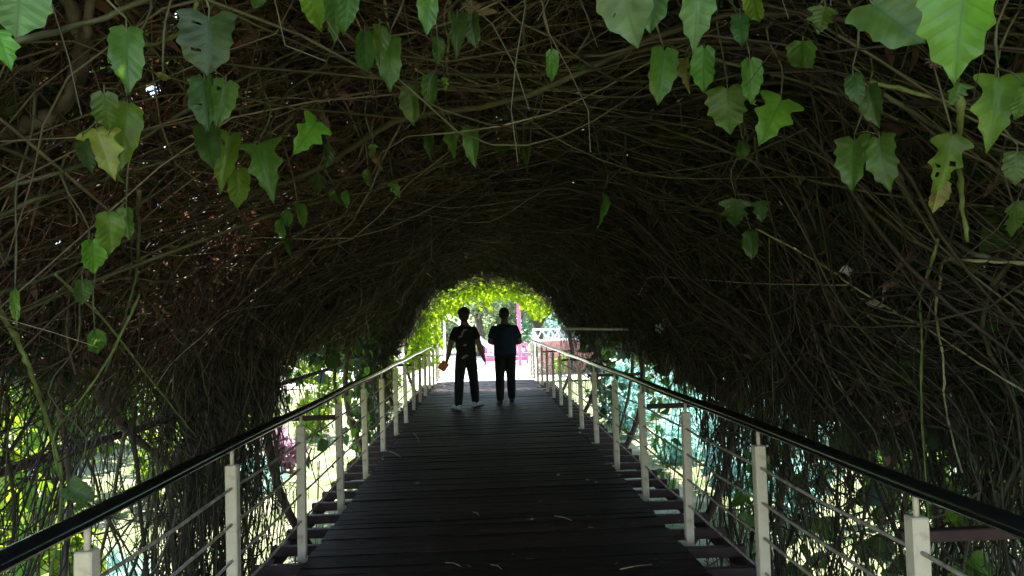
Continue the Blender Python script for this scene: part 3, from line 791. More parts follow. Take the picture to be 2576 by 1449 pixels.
# long stems that stand out from the tangle (label, material, inset, radius in m, pixels)
STEMS = [
 ('straight olive branch crossing the top left corner', 'olive', .26, .0075, [(-40,122),(60,100),(200,62),(365,0),(420,-25)]),
 ('thick twisted brown vine trunk in the top left corner', 'bark', .10, .022, [(-60,338),(20,325),(95,308),(150,280),(192,215),(206,140),(192,60),(165,-20)]),
 ('second brown trunk twisted along the thick one at top left', 'bark', .12, .014, [(-60,345),(30,330),(110,300),(165,250),(182,190),(190,150),(215,80),(230,-20)]),
 ('slender yellowish stem curving down from the top edge at left', 'green_stem', .26, .0045, [(498,-20),(488,30),(462,72),(412,103),(350,116)]),
 ('yellow green shoot hanging straight from the top centre', 'green_stem', .30, .0042, [(1131,-25),(1129,90),(1125,178),(1150,187),(1206,212)]),
 ('long yellow green tendril curling back on itself near the centre', 'green_stem', .28, .0036, [(1322,-25),(1318,60),(1320,125),(1345,162),(1362,205),(1364,250),(1350,288),(1318,311),(1285,301),(1260,299),(1245,307)]),
 ('pale stem arching down to the right near the top centre', 'cane', .24, .0038, [(965,-20),(975,50),(990,100),(1020,150),(1070,190),(1130,207),(1192,212)]),
 ('long olive stem arching across the roof above the walkers', 'olive', .20, .0062, [(640,560),(780,505),(920,490),(1020,450),(1110,405),(1200,370),(1300,362),(1400,405),(1500,428),(1620,434),(1740,425),(1850,402),(1950,360),(2030,322)]),
 ('light green branch slanting down at the upper right', 'green_stem', .28, .0058, [(2190,204),(2318,237),(2420,268),(2480,290)]),
 ('grey olive branch slanting to the right edge', 'olive', .22, .0072, [(2140,190),(2272,267),(2381,333),(2500,372),(2620,412)]),
 ('thick green vine sweeping down to the right edge', 'olive', .20, .012, [(2222,330),(2252,417),(2285,500),(2330,560),(2385,604),(2464,640),(2540,660),(2640,668)]),
 ('stout pale green shoot hanging to a knotted end at right', 'green_stem', .32, .0085, [(2418,215),(2415,300),(2414,409),(2420,500),(2433,608)]),
 ('jointed pale cane bending down at the right edge', 'cane', .26, .0052, [(2640,664),(2520,660),(2440,656),(2374,657),(2364,715),(2354,781),(2364,850),(2373,901),(2376,1006),(2395,1100),(2421,1190)]),
 ('jointed olive stem hanging past the right handrail', 'green_stem', .28, .0055, [(2361,600),(2338,680),(2315,754),(2319,841),(2318,1006),(2325,1150),(2336,1302)]),
 ('long straight stem slanting down the dark right side', 'cane', .24, .0046, [(1900,575),(2012,633),(2103,688),(2133,712),(2240,778),(2344,835),(2460,912),(2600,1000)]),
 ('level dry cane lying across the dark right side', 'cane', .24, .0048, [(1606,742),(1622,716),(1640,697),(1760,703),(1880,712),(2000,715),(2134,717)]),
 ('thin bowed stem on the dark right side', 'olive', .20, .0034, [(1985,745),(2012,803),(2057,885),(2078,957),(2117,1085)]),
 ('straight stem hanging from the jagged leaf at right', 'olive', .22, .0046, [(1898,345),(1906,400),(1925,480),(1948,575),(1962,640),(1990,690)]),
 ('hair thin yellow tendril hanging at mid right', 'green_stem', .26, .0024, [(1935,600),(1938,780),(1942,900),(1946,1052)]),
 ('straight yellow green stem slanting down on the left', 'green_stem', .32, .0042, [(140,690),(210,755),(262,805),(356,925),(430,1020),(494,1100)]),
 ('yellow green stem crossing the slanting one on the left', 'green_stem', .34, .0048, [(352,740),(320,809),(267,912),(200,1010),(134,1098),(155,1214)]),
 ('stout green stem at the left edge', 'green_stem', .28, .0075, [(-30,740),(13,805),(50,870),(76,934),(105,1020),(129,1094),(156,1205),(142,1360),(120,1480)]),
 ('long green stem hanging at left of the opening', 'olive', .26, .0062, [(350,480),(348,577),(344,684),(320,780),(296,858),(262,940),(230,1006)]),
 ('dark green stem sloping up from the left edge', 'olive', .24, .0055, [(-30,748),(0,737),(130,692),(207,655),(300,612),(420,560)]),
 ('thick brown limb slanting through the left thicket', 'bark', .06, .024, [(230,960),(271,1027),(340,1100),(422,1165),(470,1210)]),
 ('brown woody stem standing at the left edge thicket', 'bark', .05, .016, [(170,790),(164,850),(147,983),(160,1100),(176,1205),(170,1330),(160,1480)]),
 ('leftmost trunk of the woody clump below the left handrail', 'bark', .02, .024, [(455,1120),(440,1200),(430,1290),(440,1380),(435,1500)]),
 ('middle trunk of the woody clump below the left handrail', 'bark', .00, .028, [(500,1060),(485,1150),(478,1250),(470,1350),(480,1500)]),
 ('rightmost trunk of the woody clump below the left handrail', 'bark', .04, .022, [(560,1000),(540,1100),(530,1210),(545,1330),(535,1500)]),
 ('dark trunk rising behind the second right post', 'bark', .00, .030, [(1985,1060),(1975,1180),(1960,1300),(1968,1400),(1960,1500)]),
 ('slanting trunk seen through the right opening', 'bark', -.10, .030, [(1592,880),(1588,960),(1572,1030),(1555,1100)]),
 ('slender trunk rising in the left opening', 'bark', -.04, .026, [(858,840),(848,900),(842,960),(846,1020)]),
 ('brown stem hanging at upper left of centre', 'olive', .22, .0050, [(940,60),(960,140),(985,230),(1010,300)]),
 ('pale dry twig hanging below the arching olive stem', 'cane', .22, .0034, [(1250,190),(1262,240),(1290,290),(1300,340),(1308,385)]),
 ('bare forked twig above the walkers', 'bark', .22, .0036, [(1248,130),(1248,210),(1270,250),(1285,300)]),
 ('long stem sloping from the left edge to the crown', 'olive', .20, .0060, [(-30,560),(80,505),(200,470),(330,430),(470,385),(600,345),(700,320)]),
 ('long brown stem sloping across the left roof', 'olive', .20, .0058, [(20,470),(160,430),(300,380),(430,300),(560,225),(700,150),(800,100)]),
 ('straight olive stem running to the upper right corner', 'olive', .22, .0062, [(1500,60),(1650,105),(1800,150),(1960,190),(2120,240),(2260,300)]),
 ('long olive stem crossing the right roof', 'olive', .20, .0058, [(1640,310),(1800,370),(1960,430),(2120,470),(2300,500),(2500,520)]),
 ('dim stem arching above the tunnel crown', 'olive', .16, .0055, [(640,640),(760,600),(900,560),(1050,520),(1200,520),(1340,560),(1500,620),(1640,650)]),
]
for label, mt, ins, rad, pix in STEMS:
    P = [at_tunnel(x, yv, ins + 0.03 * math.sin(k * 2.1 + len(label))) for k, (x, yv) in enumerate(pix)]
    P = smooth_path(P, 5)
    P = [p + np.array([random.gauss(0, rad * .18) for _ in range(3)]) for p in P]
    rr = [rad * (1.0 - 0.35 * k / len(P)) * random.uniform(0.88, 1.14) for k in range(len(P))]
    if mt in ('green_stem', 'cane'):
        for k in range(3, len(P) - 1, 5): rr[k] *= 1.45                      # swollen joints
    o = MB().tube(P, rr, 8).build('vine', M[mt], None, True)
    tag(o, label, 'vine', 'long vine stems that stand out from the tangle')

# leafy strands that hang in the side gaps (label, depth y, side, pixels of the stem, number of leaves, leaf length, colour)
STRANDS = [
 ('leafy strand with yellow green leaves in the left opening', 9.6, [(800,840),(805,900),(795,960),(800,1040),(790,1100)], 13, .13, 'bright'),
 ('leafy strand close to the slender trunk in the left opening', 9.9, [(880,820),(875,900),(885,980),(880,1060),(890,1120)], 14, .12, 'bright'),
 ('yellow leaved strand beside the first left opening post', 9.0, [(770,850),(765,930),(775,1000),(768,1060)], 10, .13, 'yellow'),
 ('leafy strand at the far side of the left opening', 11.8, [(915,830),(925,900),(918,990),(925,1080),(915,1150)], 14, .13, 'bright'),
 ('sprig of large leaves at the lower left corner', 3.6, [(-60,1180),(-20,1230),(20,1270),(60,1300),(100,1390)], 9, .17, 'bright'),
 ('leafy sprig low behind the nearest left post', 3.7, [(60,1340),(100,1380),(150,1410),(180,1440)], 8, .15, 'bright'),
 ('thin leafy strand near the left edge behind the stems', 3.6, [(30,930),(60,980),(90,1040),(60,1120)], 9, .13, 'bright'),
 ('leafy strand hanging in the right opening by its far edge', 13.4, [(1525,800),(1520,850),(1530,900),(1525,950)], 13, .14, 'bright'),
 ('leafy strand hanging beside the post of the right opening', 10.2, [(1640,960),(1645,1010),(1650,1060),(1655,1120)], 12, .13, 'mid'),
 ('leafy strand low at the near edge of the right opening', 9.4, [(1668,1080),(1672,1130),(1676,1190),(1690,1230)], 9, .13, 'mid'),
 ('leafy strand behind the second right post', 5.6, [(1890,1130),(1900,1180),(1880,1240),(1890,1300)], 9, .13, 'mid'),
 ('leafy sprig at the lower right corner below the brace', 3.4, [(2380,1400),(2430,1430),(2480,1420),(2540,1440)], 8, .13, 'bright'),
 ('leafy sprig under the right handrail at the right edge', 3.3, [(2400,1240),(2440,1290),(2470,1330)], 7, .13, 'bright'),
]
for label, dep, pix, n, ll, cl in STRANDS:
    P = smooth_path([at_depth(x, yv, dep) for x, yv in pix], 4)
    root = empty('leafy_strand', P[0], label, 'leafy strand', 'leafy strands hanging in the side gaps')
    MB().tube(P, 0.004, 5).build('stem', M['olive'], root, True)
    for k in range(n):
        q = P[min(len(P) - 1, int((k + random.random()) / n * len(P)))]
        b = Vector(q) + Vector((random.uniform(-.06, .06), random.uniform(-.08, .08), random.uniform(-.03, .03)))
        t = b + Vector((random.uniform(-.7, .7), random.uniform(-.6, .6), random.uniform(-1.1, -.3))).normalized() * ll * random.uniform(.7, 1.2)
        place_leaf(root, b, t, (t - b).length * random.uniform(.6, .85), random.choice((0, 1, 2, 3)), cl if random.random() < .75 else 'bright', 0,
                   Vector((random.uniform(-1, 1), random.uniform(-1, 1), random.uniform(-.2, 1))))

# sunlit leaves round the far mouth of the tunnel
mouth = empty('mouth_foliage', (TCX, 20.0, 2.4), 'yellow green sunlit leaves fringing the far mouth of the tunnel', 'foliage')
def fringe_pos(n):
    a = np.where(rng.uniform(0, 1, n) < 0.80, rng.uniform(62, 190, n), rng.uniform(34, 75, n)); a = np.radians(a)
    y = rng.uniform(18.4, 20.9, n)
    deep = 0.30 + 0.26 * (snoise(a * 3, y * 2) + 0.6) * np.where(np.cos(a) < 0.1, 1.6, 0.7)
    ins = rng.uniform(-0.12, 1, n) * deep * np.clip((y - 17.6) / 2.0, 0.3, 1)
    return np.stack([TCX + (TA - ins) * np.cos(a), y, TCZ + (TB - ins) * np.sin(a)], -1)
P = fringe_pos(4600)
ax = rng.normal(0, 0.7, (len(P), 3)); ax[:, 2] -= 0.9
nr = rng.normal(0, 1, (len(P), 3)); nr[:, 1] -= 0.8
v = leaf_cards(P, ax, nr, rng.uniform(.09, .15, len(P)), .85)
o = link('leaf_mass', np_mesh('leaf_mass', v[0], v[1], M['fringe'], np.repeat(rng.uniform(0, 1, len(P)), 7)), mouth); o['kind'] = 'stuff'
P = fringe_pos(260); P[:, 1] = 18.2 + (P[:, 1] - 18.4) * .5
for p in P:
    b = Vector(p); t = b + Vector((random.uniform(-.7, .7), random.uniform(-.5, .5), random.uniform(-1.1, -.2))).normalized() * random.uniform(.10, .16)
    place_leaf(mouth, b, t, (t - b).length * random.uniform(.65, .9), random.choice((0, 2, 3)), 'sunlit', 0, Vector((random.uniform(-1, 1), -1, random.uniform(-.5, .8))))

# ------------------------------------------------------------------ garden: bushes and trees
def foliage_mat(name, a, b, c, tr=0.35, tc=(1.6, 1.7, 0.6)):
    return tinted(name, [(0.0, a), (0.55, b), (1.0, c)], 0.5, tr, tc)
FM = {
    'green': foliage_mat('bush_green', (0.03, 0.08, 0.015), (0.08, 0.17, 0.03), (0.15, 0.25, 0.05)),
    'lime': foliage_mat('bush_lime', (0.07, 0.14, 0.012), (0.17, 0.27, 0.025), (0.30, 0.38, 0.05), .45, (1.7, 1.7, .5)),
    'teal': foliage_mat('bush_bluish', (0.17, 0.29, 0.27), (0.30, 0.50, 0.47), (0.48, 0.64, 0.62), .45, (1.2, 1.5, 1.4)),
    'purple': foliage_mat('bush_purple', (0.22, 0.12, 0.16), (0.36, 0.22, 0.29), (0.52, 0.36, 0.44), .35, (1.3, .9, 1.2)),
    'grey': foliage_mat('tree_grey_green', (0.13, 0.19, 0.10), (0.24, 0.31, 0.20), (0.36, 0.43, 0.31), .45, (1.3, 1.4, .9)),
}
def crown_points(n, c, r, lumps=9):
    """points in clumps through a crown's volume"""
    cc = rng.normal(0, 1, (lumps, 3)); cc /= np.linalg.norm(cc, axis=1, keepdims=True)
    cc = cc * rng.uniform(.35, .8, (lumps, 1)); rad = rng.uniform(.28, .5, lumps)
    k = rng.integers(0, lumps, n)
    d = rng.normal(0, 1, (n, 3)); d /= np.linalg.norm(d, axis=1, keepdims=True)
    p = cc[k] + d * (rad[k] * rng.uniform(.5, 1.05, n))[:, None]
    return np.array(c) + p * np.array(r), d
def bush(label, x, y, r, h, n, leaf, mat, group='bushes in the garden beside the tunnel', name='bush', width=.75):
    gz = float(ground_z(np.array(x), np.array(y)))
    root = empty(name, (x, y, gz), label, 'bush', group)
    P, d = crown_points(n, (x, y, gz + h * .55), (r, r, h * .55))
    P[:, 2] = np.maximum(P[:, 2], gz + .03)
    ax = d + rng.normal(0, .6, (n, 3)); ax[:, 2] -= .2
    v = leaf_cards(P, ax, d + rng.normal(0, .6, (n, 3)) + np.array([0, 0, .6]), rng.uniform(leaf * .7, leaf * 1.25, n), width)
    link('foliage', np_mesh('foliage', v[0], v[1], FM[mat], np.repeat(rng.uniform(0, 1, n), 7)), root)
    st = MB()
    for k in range(6):
        a = k * 1.05 + x; q = Vector((x + .55 * r * math.cos(a), y + .55 * r * math.sin(a), gz + h * .75))
        st.tube([(x + .05 * math.cos(a), y + .05 * math.sin(a), gz - .02), Vector((x, y, gz)) * .5 + q * .5 + Vector((0, 0, -.05)), q], [.02, .015, .006], 5)
    st.build('stems', M['bark'], root, True)
    return root
BUSHES = [
 ('lime green bush behind the thicket at the left edge', -4.0, 3.5, 1.0, 2.0, 1500, .20, 'lime'),
 ('lime bush pressed against the left thicket above the handrail', -3.0, 3.9, .6, 1.9, 800, .18, 'lime'),
 ('green bush pressed against the thicket by the woody clump', -3.0, 4.9, .5, 1.4, 600, .15, 'lime'),
 ('lime bush close behind the stems at the lower left corner', -3.3, 2.7, .6, 1.2, 800, .19, 'lime'),
 ('leafy lime bush behind the woody clump on the left', -3.6, 5.2, .7, 1.5, 900, .16, 'lime'),
 ('bluish low bush behind the nearest left posts', -3.1, 6.0, .5, .6, 600, .11, 'teal'),
 ('green bush behind the crossing stems on the left', -5.2, 4.6, .9, 2.0, 1200, .19, 'green'),
 ('tall lime bush beyond the left thicket', -4.9, 5.8, 1.2, 2.3, 1800, .17, 'lime'),
 ('low green bush below the nearest left post', -3.2, 4.4, .6, .8, 700, .14, 'green'),
 ('yellow green bush in the near part of the left opening', -3.9, 10.4, .8, 1.5, 1300, .13, 'lime'),
 ('leafy green bush in the middle of the left opening', -4.3, 12.8, 1.0, 1.9, 1600, .14, 'green'),
 ('spiky purple bush low in the left opening', -3.35, 12.4, .36, .62, 260, .16, 'purple'),
 ('bluish ground bush at the foot of the left opening', -3.6, 10.9, .8, .5, 700, .11, 'teal'),
 ('lime bush at the far end of the left opening', -3.6, 16.3, .9, 1.8, 1500, .12, 'lime'),
 ('lime bush beside the far end of the left railing', -2.75, 19.6, .7, 1.5, 1300, .12, 'lime'),
 ('tall green bush far behind the left thicket', -7.0, 8.5, 1.7, 3.0, 2200, .2, 'green'),
 ('tall green bush far behind the left opening', -7.2, 14.5, 1.8, 3.2, 2400, .19, 'green'),
 ('tall lime bush far behind the left end', -6.8, 20.5, 1.7, 3.0, 2200, .17, 'lime'),
 ('bluish bush filling the right opening', 4.7, 15.4, 1.3, 2.3, 2200, .13, 'teal'),
 ('pale low bluish bush spreading in the right opening', 4.0, 13.2, 1.0, .8, 1500, .10, 'teal'),
 ('spreading bluish bush beyond the fourth right post', 4.9, 12.2, 1.1, 1.2, 1500, .11, 'teal'),
 ('bluish bush behind the near edge of the right opening', 4.1, 11.3, 1.0, 1.7, 1600, .13, 'teal'),
 ('low bluish bush at the foot of the right opening', 3.1, 12.2, .7, .6, 900, .10, 'teal'),
 ('pale turquoise bush at the back of the right opening', 3.45, 17.0, .9, 1.6, 1500, .11, 'teal'),
 ('taller pale turquoise bush beside the far right railing', 4.0, 19.6, 1.0, 2.2, 1500, .12, 'teal'),
 ('small pale turquoise bush near the far right posts', 2.95, 15.0, .5, .9, 800, .10, 'teal'),
 ('low bluish bush behind the second right post', 3.4, 8.6, .8, .9, 1000, .12, 'teal'),
 ('small purple flowered bush in the right opening', 3.3, 10.3, .28, .45, 120, .09, 'purple'),
 ('green bush behind the right thicket', 4.6, 7.0, 1.2, 2.0, 1600, .16, 'green'),
 ('lime bush behind the right edge thicket', 4.4, 3.9, 1.0, 1.6, 1400, .17, 'lime'),
 ('bright bush low at the lower right corner', 3.4, 3.0, .7, .7, 800, .14, 'lime'),
 ('green bush at the far end of the right opening', 4.2, 18.0, 1.1, 2.0, 1500, .13, 'green'),
 ('tall bluish bush far behind the right opening', 7.4, 17.5, 1.9, 3.2, 2400, .18, 'teal'),
 ('tall green bush far behind the right thicket', 7.5, 10.5, 1.9, 3.2, 2200, .2, 'green'),
 ('tall green bush far behind the right edge', 7.2, 5.0, 1.6, 2.8, 2000, .2, 'green'),
 ('lime hedge bush farthest forward in the left hedge row', -5.9, 1.6, 1.2, 2.6, 1500, 0.2, 'lime'),
 ('green hedge bush second in the left hedge row', -6.2, 5.6, 1.3, 2.8, 1500, 0.2, 'lime'),
 ('lime hedge bush third in the left hedge row', -5.8, 8.0, 1.2, 2.5, 1500, 0.18, 'lime'),
 ('green hedge bush fourth in the left hedge row', -5.9, 10.6, 1.2, 2.6, 1500, 0.18, 'green'),
 ('lime hedge bush fifth in the left hedge row', -5.6, 14.0, 1.2, 2.6, 1500, 0.17, 'lime'),
 ('green hedge bush nearest in the right hedge row', 6.2, 2.4, 1.3, 2.4, 1500, 0.2, 'lime'),
 ('bluish hedge bush second in the right hedge row', 6.0, 6.8, 1.3, 2.5, 1500, 0.18, 'teal'),
 ('bluish hedge bush third in the right hedge row', 6.0, 9.4, 1.3, 2.5, 1600, 0.17, 'teal'),
 ('bluish hedge bush fourth in the right hedge row', 6.2, 13.6, 1.3, 2.5, 1600, 0.17, 'teal'),
 ('bluish hedge bush fifth in the right hedge row', 6.4, 16.6, 1.3, 2.7, 1600, 0.17, 'teal'),
 ('grey green shrub at the back of the plaza left of the walkers', -3.2, 42, 2.0, 3.4, 2600, 0.22, 'grey'),
 ('grey green shrub at the back of the plaza behind the left walker', -0.9, 43, 2.0, 3.2, 2600, 0.22, 'grey'),
 ('grey green shrub at the back of the plaza between the walkers', 1.4, 42.5, 1.9, 3.4, 2600, 0.22, 'grey'),
 ('bluish shrub at the back of the plaza behind the pink pole', 3.6, 43, 2.0, 3.2, 2600, 0.22, 'teal'),
 ('bluish shrub at the back of the plaza behind the lattice fence', 6.0, 41, 2.1, 3.6, 2600, 0.22, 'teal'),
 ('tall green bush far behind the left edge', -7.4, 3.0, 1.6, 2.8, 2000, .2, 'green'),
]
for a in BUSHES: bush(*a)
def tree(label, x, y, h, r, n, leaf, mat, trunk=.14, fork=.45):
    gz = float(ground_z(np.array(x), np.array(y)))
    root = empty('tree', (x, y, gz), label, 'tree', 'trees beyond the plaza')
    st = MB(); zf = gz + h * fork
    st.tube([(x, y, gz - .1), (x + .05, y, gz + h * .2), (x - .06, y, zf)], [trunk * 1.3, trunk, trunk * .85], 9)
    for k in range(6):
        a = k * 1.05 + x * 3; q = Vector((x + r * .6 * math.cos(a), y + r * .6 * math.sin(a), zf + h * .28 * (1 + .3 * math.sin(k))))
        st.tube([(x - .06, y, zf - .1), Vector((x, y, zf)) * .55 + q * .45 + Vector((0, 0, .15)), q], [trunk * .7, trunk * .4, trunk * .12], 6)
    st.build('trunk', M['bark'], root, True)
    P, d = crown_points(n, (x, y, zf + h * .3), (r, r, h * .34), 14)
    v = leaf_cards(P, d + rng.normal(0, .7, (n, 3)), d + rng.normal(0, .6, (n, 3)) + np.array([0, 0, .5]), rng.uniform(leaf * .7, leaf * 1.2, n), .6)
    link('crown', np_mesh('crown', v[0], v[1], FM[mat], np.repeat(rng.uniform(0, 1, n), 7)), root)
tree('grey green tree with a forking trunk behind the two walkers', -.1, 39, 5.6, 2.5, 5200, .22, 'grey', .2, .36)
tree('pale tree behind the pink pole', 3.1, 40, 5.8, 2.4, 4600, .22, 'grey', .16, .25)
tree('pale tree behind the lattice fence', 5.4, 36, 5.2, 2.2, 4000, .2, 'teal', .14, .25)
tree('green tree at the left of the plaza', -4.6, 37, 6.2, 2.7, 4600, .24, 'green', .18, .3)
tree('green tree far right of the plaza', 9.5, 33, 6.5, 2.8, 4200, .24, 'green', .18, .3)
tree('green tree far left of the plaza', -9.5, 33, 6.5, 2.8, 4200, .24, 'green', .18, .3)

# ------------------------------------------------------------------ things on the plaza
def flat_mat(name, c, rough=.5, spread=.15):
    return noisy(name, [(0.3, tuple(q * (1 - spread) for q in c)), (0.7, tuple(min(1, q * (1 + spread)) for q in c))], 6, rough, 0.05)
M['pink'] = flat_mat('pink_paint', (0.55, 0.13, 0.28))
M['white'] = flat_mat('white_paint', (0.78, 0.78, 0.76), .45, .05)
M['brick'] = flat_mat('brick_red', (0.46, 0.20, 0.17), .85, .3)
M['mortar'] = flat_mat('mortar', (0.5, 0.46, 0.42), .9)
gz = lambda x, y: float(ground_z(np.array(x), np.array(y))) + .03
# pink pole
bx, by = 1.36, 27.0; z0 = gz(bx, by)
pole = empty('pole', (bx, by, z0), 'tall pink painted pole standing on the sunny plaza', 'pole')
MB().tube([(bx, by, z0 + .16), (bx, by, z0 + 4.6)], .068, 12).build('shaft', M['pink'], pole, True)
MB().tube([(bx, by, z0 - .01), (bx, by, z0 + .16)], .078, 12).build('base_collar', M['white'], pole, True)
MB().ell((bx, by, z0 + 4.62), (.085, .085, .06)).build('cap', M['pink'], pole, True)
# pink bench
bx, by = 1.0, 31.2; z0 = gz(bx, by)
bench = empty('park_bench', (bx, by, z0), 'pink painted slatted bench on the far side of the plaza', 'bench')
for k in range(4): MB().box((bx, by - .18 + k * .12, z0 + .44), (1.9, .10, .03), .005).build('seat_slat', M['pink'], bench)
for k in range(9): MB().box((bx - .84 + k * .21, by + .27, z0 + .66), (.09, .03, .40), .005).build('back_slat', M['pink'], bench)
MB().box((bx, by + .305, z0 + .80), (1.9, .03, .07), .005).build('back_rail', M['pink'], bench)
for s in (-1, 1):
    for yy in (-.18, .22): MB().box((bx + s * .88, by + yy, z0 + .21), (.08, .08, .43), .006).build('leg', M['pink'], bench)
MB().box((bx, by + .02, z0 + .20), (1.68, .04, .16), .005).build('apron', M['pink'], bench)
# white playground slide
sx, sy = -1.25, 29.3; z0 = gz(sx, sy)
slide = empty('slide', (sx, sy, z0), 'white sloping slide on the plaza behind the left walker', 'slide')
ch = MB(); prof = [(-.2, 1.98), (.15, 1.90), (.5, 1.62), (1.0, 1.18), (1.5, .74), (1.85, .48), (2.2, .40)]
for dy, hh in ((-.30, .17), (0, 0), (.30, .17)): pass
pv = []
for (dx, dz) in prof:
    for (dy, dh) in ((-.30, .20), (-.26, .20), (-.24, .0), (.24, .0), (.26, .20), (.30, .20), (.30, -.05), (-.30, -.05)):
        pv.append((sx + dx, sy + dy, z0 + dz + dh))
fcs = []
for a in range(len(prof) - 1):
    for q in range(8): fcs.append((a * 8 + q, a * 8 + (q + 1) % 8, (a + 1) * 8 + (q + 1) % 8, (a + 1) * 8 + q))
fcs.append(tuple(range(8))); fcs.append(tuple(range((len(prof) - 1) * 8, len(prof) * 8))[::-1])
ch.add(pv, fcs).build('chute', M['white'], slide)
MB().box((sx - .45, sy, z0 + 1.93), (.5, .6, .06), .006).build('platform', M['white'], slide)
for dx in (-.68, -.22):
    for dy in (-.28, .28): MB().tube([(sx + dx, sy + dy, z0 - .01), (sx + dx, sy + dy, z0 + 2.5)], .03, 8).build('upright', M['white'], slide, True)
for k in range(6): MB().tube([(sx - .70, sy - .28, z0 + .3 + k * .28), (sx - .70, sy + .28, z0 + .3 + k * .28)], .018, 6).build('rung', M['white'], slide, True)
# block wall
wx0, wx1, wy = 1.78, 4.3, 24.7; z0 = gz(2, wy)
wall = empty('low_wall', ((wx0 + wx1) / 2, wy, z0), 'low brick red block wall beside the far end of the right railing', 'wall')
MB().box(((wx0 + wx1) / 2, wy + .02, z0 + .53), (wx1 - wx0 - .02, .16, 1.10), 0).build('mortar_core', M['mortar'], wall)
bm_ = MB().box((0, 0, 0), (.30, .20, .165), .006).mesh('block', M['brick'])
for r in range(6):
    xx = wx0 + .155 + (.16 if r % 2 else 0)
    while xx < wx1 - .1:
        o = bpy.data.objects.new('block', bm_); COL.objects.link(o); o.parent = wall
        o.location = Vector((xx, wy + .02 + random.gauss(0, .002), z0 + .09 + r * .18)) - wall.location
        xx += .318
MB().box(((wx0 + wx1) / 2 + .02, wy + .02, z0 + 1.115), (wx1 - wx0 + .16, .30, .06), .008).build('coping', M['white'], wall)
# white lattice fence behind the wall
lf = empty('lattice_fence', (3.1, 26.6, gz(3.1, 26.6)), 'white lattice fence panel above the low red wall', 'fence')
z0 = gz(3.1, 26.6); x0, x1 = 1.85, 4.6
for zz in (.88, 1.46): MB().box(((x0 + x1) / 2, 26.6, z0 + zz), (x1 - x0, .05, .07), .005).build('rail', M['white'], lf)
for k in range(4): MB().box((x0 + (x1 - x0) * k / 3, 26.6, z0 + .74), (.08, .08, 1.5), .006).build('post', M['white'], lf)
n = 9
for k in range(n):
    xa = x0 + (x1 - x0) * k / n; xb = x0 + (x1 - x0) * (k + 1) / n
    for dy, (p, q) in ((-.012, ((xa, .9), (xb, 1.44))), (.012, ((xb, .9), (xa, 1.44)))):
        MB().tube([(p[0], 26.6 + dy, z0 + p[1]), (q[0], 26.6 + dy, z0 + q[1])], .024, 4).build('slat', M['white'], lf)
bush('small yellow flowering bush in front of the low red wall', 2.45, 23.6, .28, .75, 300, .10, 'lime', 'bushes in the garden beside the tunnel')

# white flowers at the end of the pale cross bar and dry leaf on the cane
def flower(label, px, py, dep, r):
    c = Vector(at_depth(px, py, dep)); root = empty('flower', c, label, 'flower', 'white flowers on the cross bar')
    n = (Vector(CAM) - c).normalized(); a = n.cross(Vector((0, 0, 1))).normalized(); b = n.cross(a)
    for k in range(5):
        t = k * 2 * math.pi / 5 + px
        d = a * math.cos(t) + b * math.sin(t); s_ = n.cross(d)
        v = [c, c + d * r * .5 + s_ * r * .32 + n * .01, c + d * r + s_ * r * .22 + n * .004, c + d * r * 1.08 + n * .0, c + d * r - s_ * r * .22 + n * .004, c + d * r * .5 - s_ * r * .32 + n * .01, c + d * r * .55 + n * .022]
        MB().add(v, [(0, 1, 6), (1, 2, 6), (2, 3, 6), (3, 4, 6), (4, 5, 6), (5, 0, 6)]).build('petal', M['white'], root, True)
    MB().ell(c + n * .012, (r * .14,) * 3, 8, 6).build('flower_centre', FLC, root, True)
FLC = flat_mat('flower_centre', (.6, .45, .08))
flower('upper white flower at the end of the pale cross bar', 1674, 813, 8.4, .062)
flower('lower white flower at the end of the pale cross bar', 1658, 826, 8.4, .055)

seed_c = Vector(at_tunnel(2360, 148, .44))
seed = empty('seed_head', seed_c, 'round brown seed head beside the huge bright leaf', 'seed head')
hd = MB(); hd.ell(seed_c, (.016, .016, .018), 12, 8)
for k in range(26):
    d = Vector((random.gauss(0, 1), random.gauss(0, 1), random.gauss(0, 1))).normalized(); hd.tube([seed_c + d * .012, seed_c + d * .024], [.0028, .0008], 4)
hd.build('head', M['bark'], seed, True)
MB().tube([seed_c + Vector((0, 0, .014)), seed_c + Vector((-.01, .02, .06)), seed_c + Vector((-.03, .04, .16))], [.002, .002, .002], 5).build('stalk', M['green_stem'], seed, True)
c = Vector(at_tunnel(2128, 690, .25)); dl = empty('dry_leaf', c + Vector((0, 0, .01)), 'curled grey dead leaf caught at the end of the level cane', 'dead leaf')
v = [c, c + Vector((-.03, 0, .012)), c + Vector((-.018, -.01, .036)), c + Vector((.008, 0, .042)), c + Vector((.026, -.01, .018)), c + Vector((.018, .004, -.012)), c + Vector((0, -.022, .014))]
MB().add(v, [(0, 1, 6), (1, 2, 6), (2, 3, 6), (3, 4, 6), (4, 5, 6), (5, 0, 6)]).build('blade', flat_mat('grey_dead_leaf', (.42, .38, .37), .8, .3), dl, True)

# ------------------------------------------------------------------ people
def remeshed(mb, name, mat, voxel, smooth_it=4):
    me = mb.mesh(name, mat); o = bpy.data.objects.new('tmp', me); COL.objects.link(o)
    bmx = bmesh.new(); bmx.from_mesh(me); bmesh.ops.recalc_face_normals(bmx, faces=bmx.faces); bmx.to_mesh(me); bmx.free()
    md = o.modifiers.new('r', 'REMESH'); md.mode = 'VOXEL'; md.voxel_size = voxel; md.use_smooth_shade = True
    sm = o.modifiers.new('s', 'SMOOTH'); sm.factor = .5; sm.iterations = smooth_it
    dg = bpy.context.evaluated_depsgraph_get()
    out = bpy.data.meshes.new_from_object(o.evaluated_get(dg)); out.name = name
    bpy.data.objects.remove(o); out.materials.clear(); out.materials.append(mat)
    return out

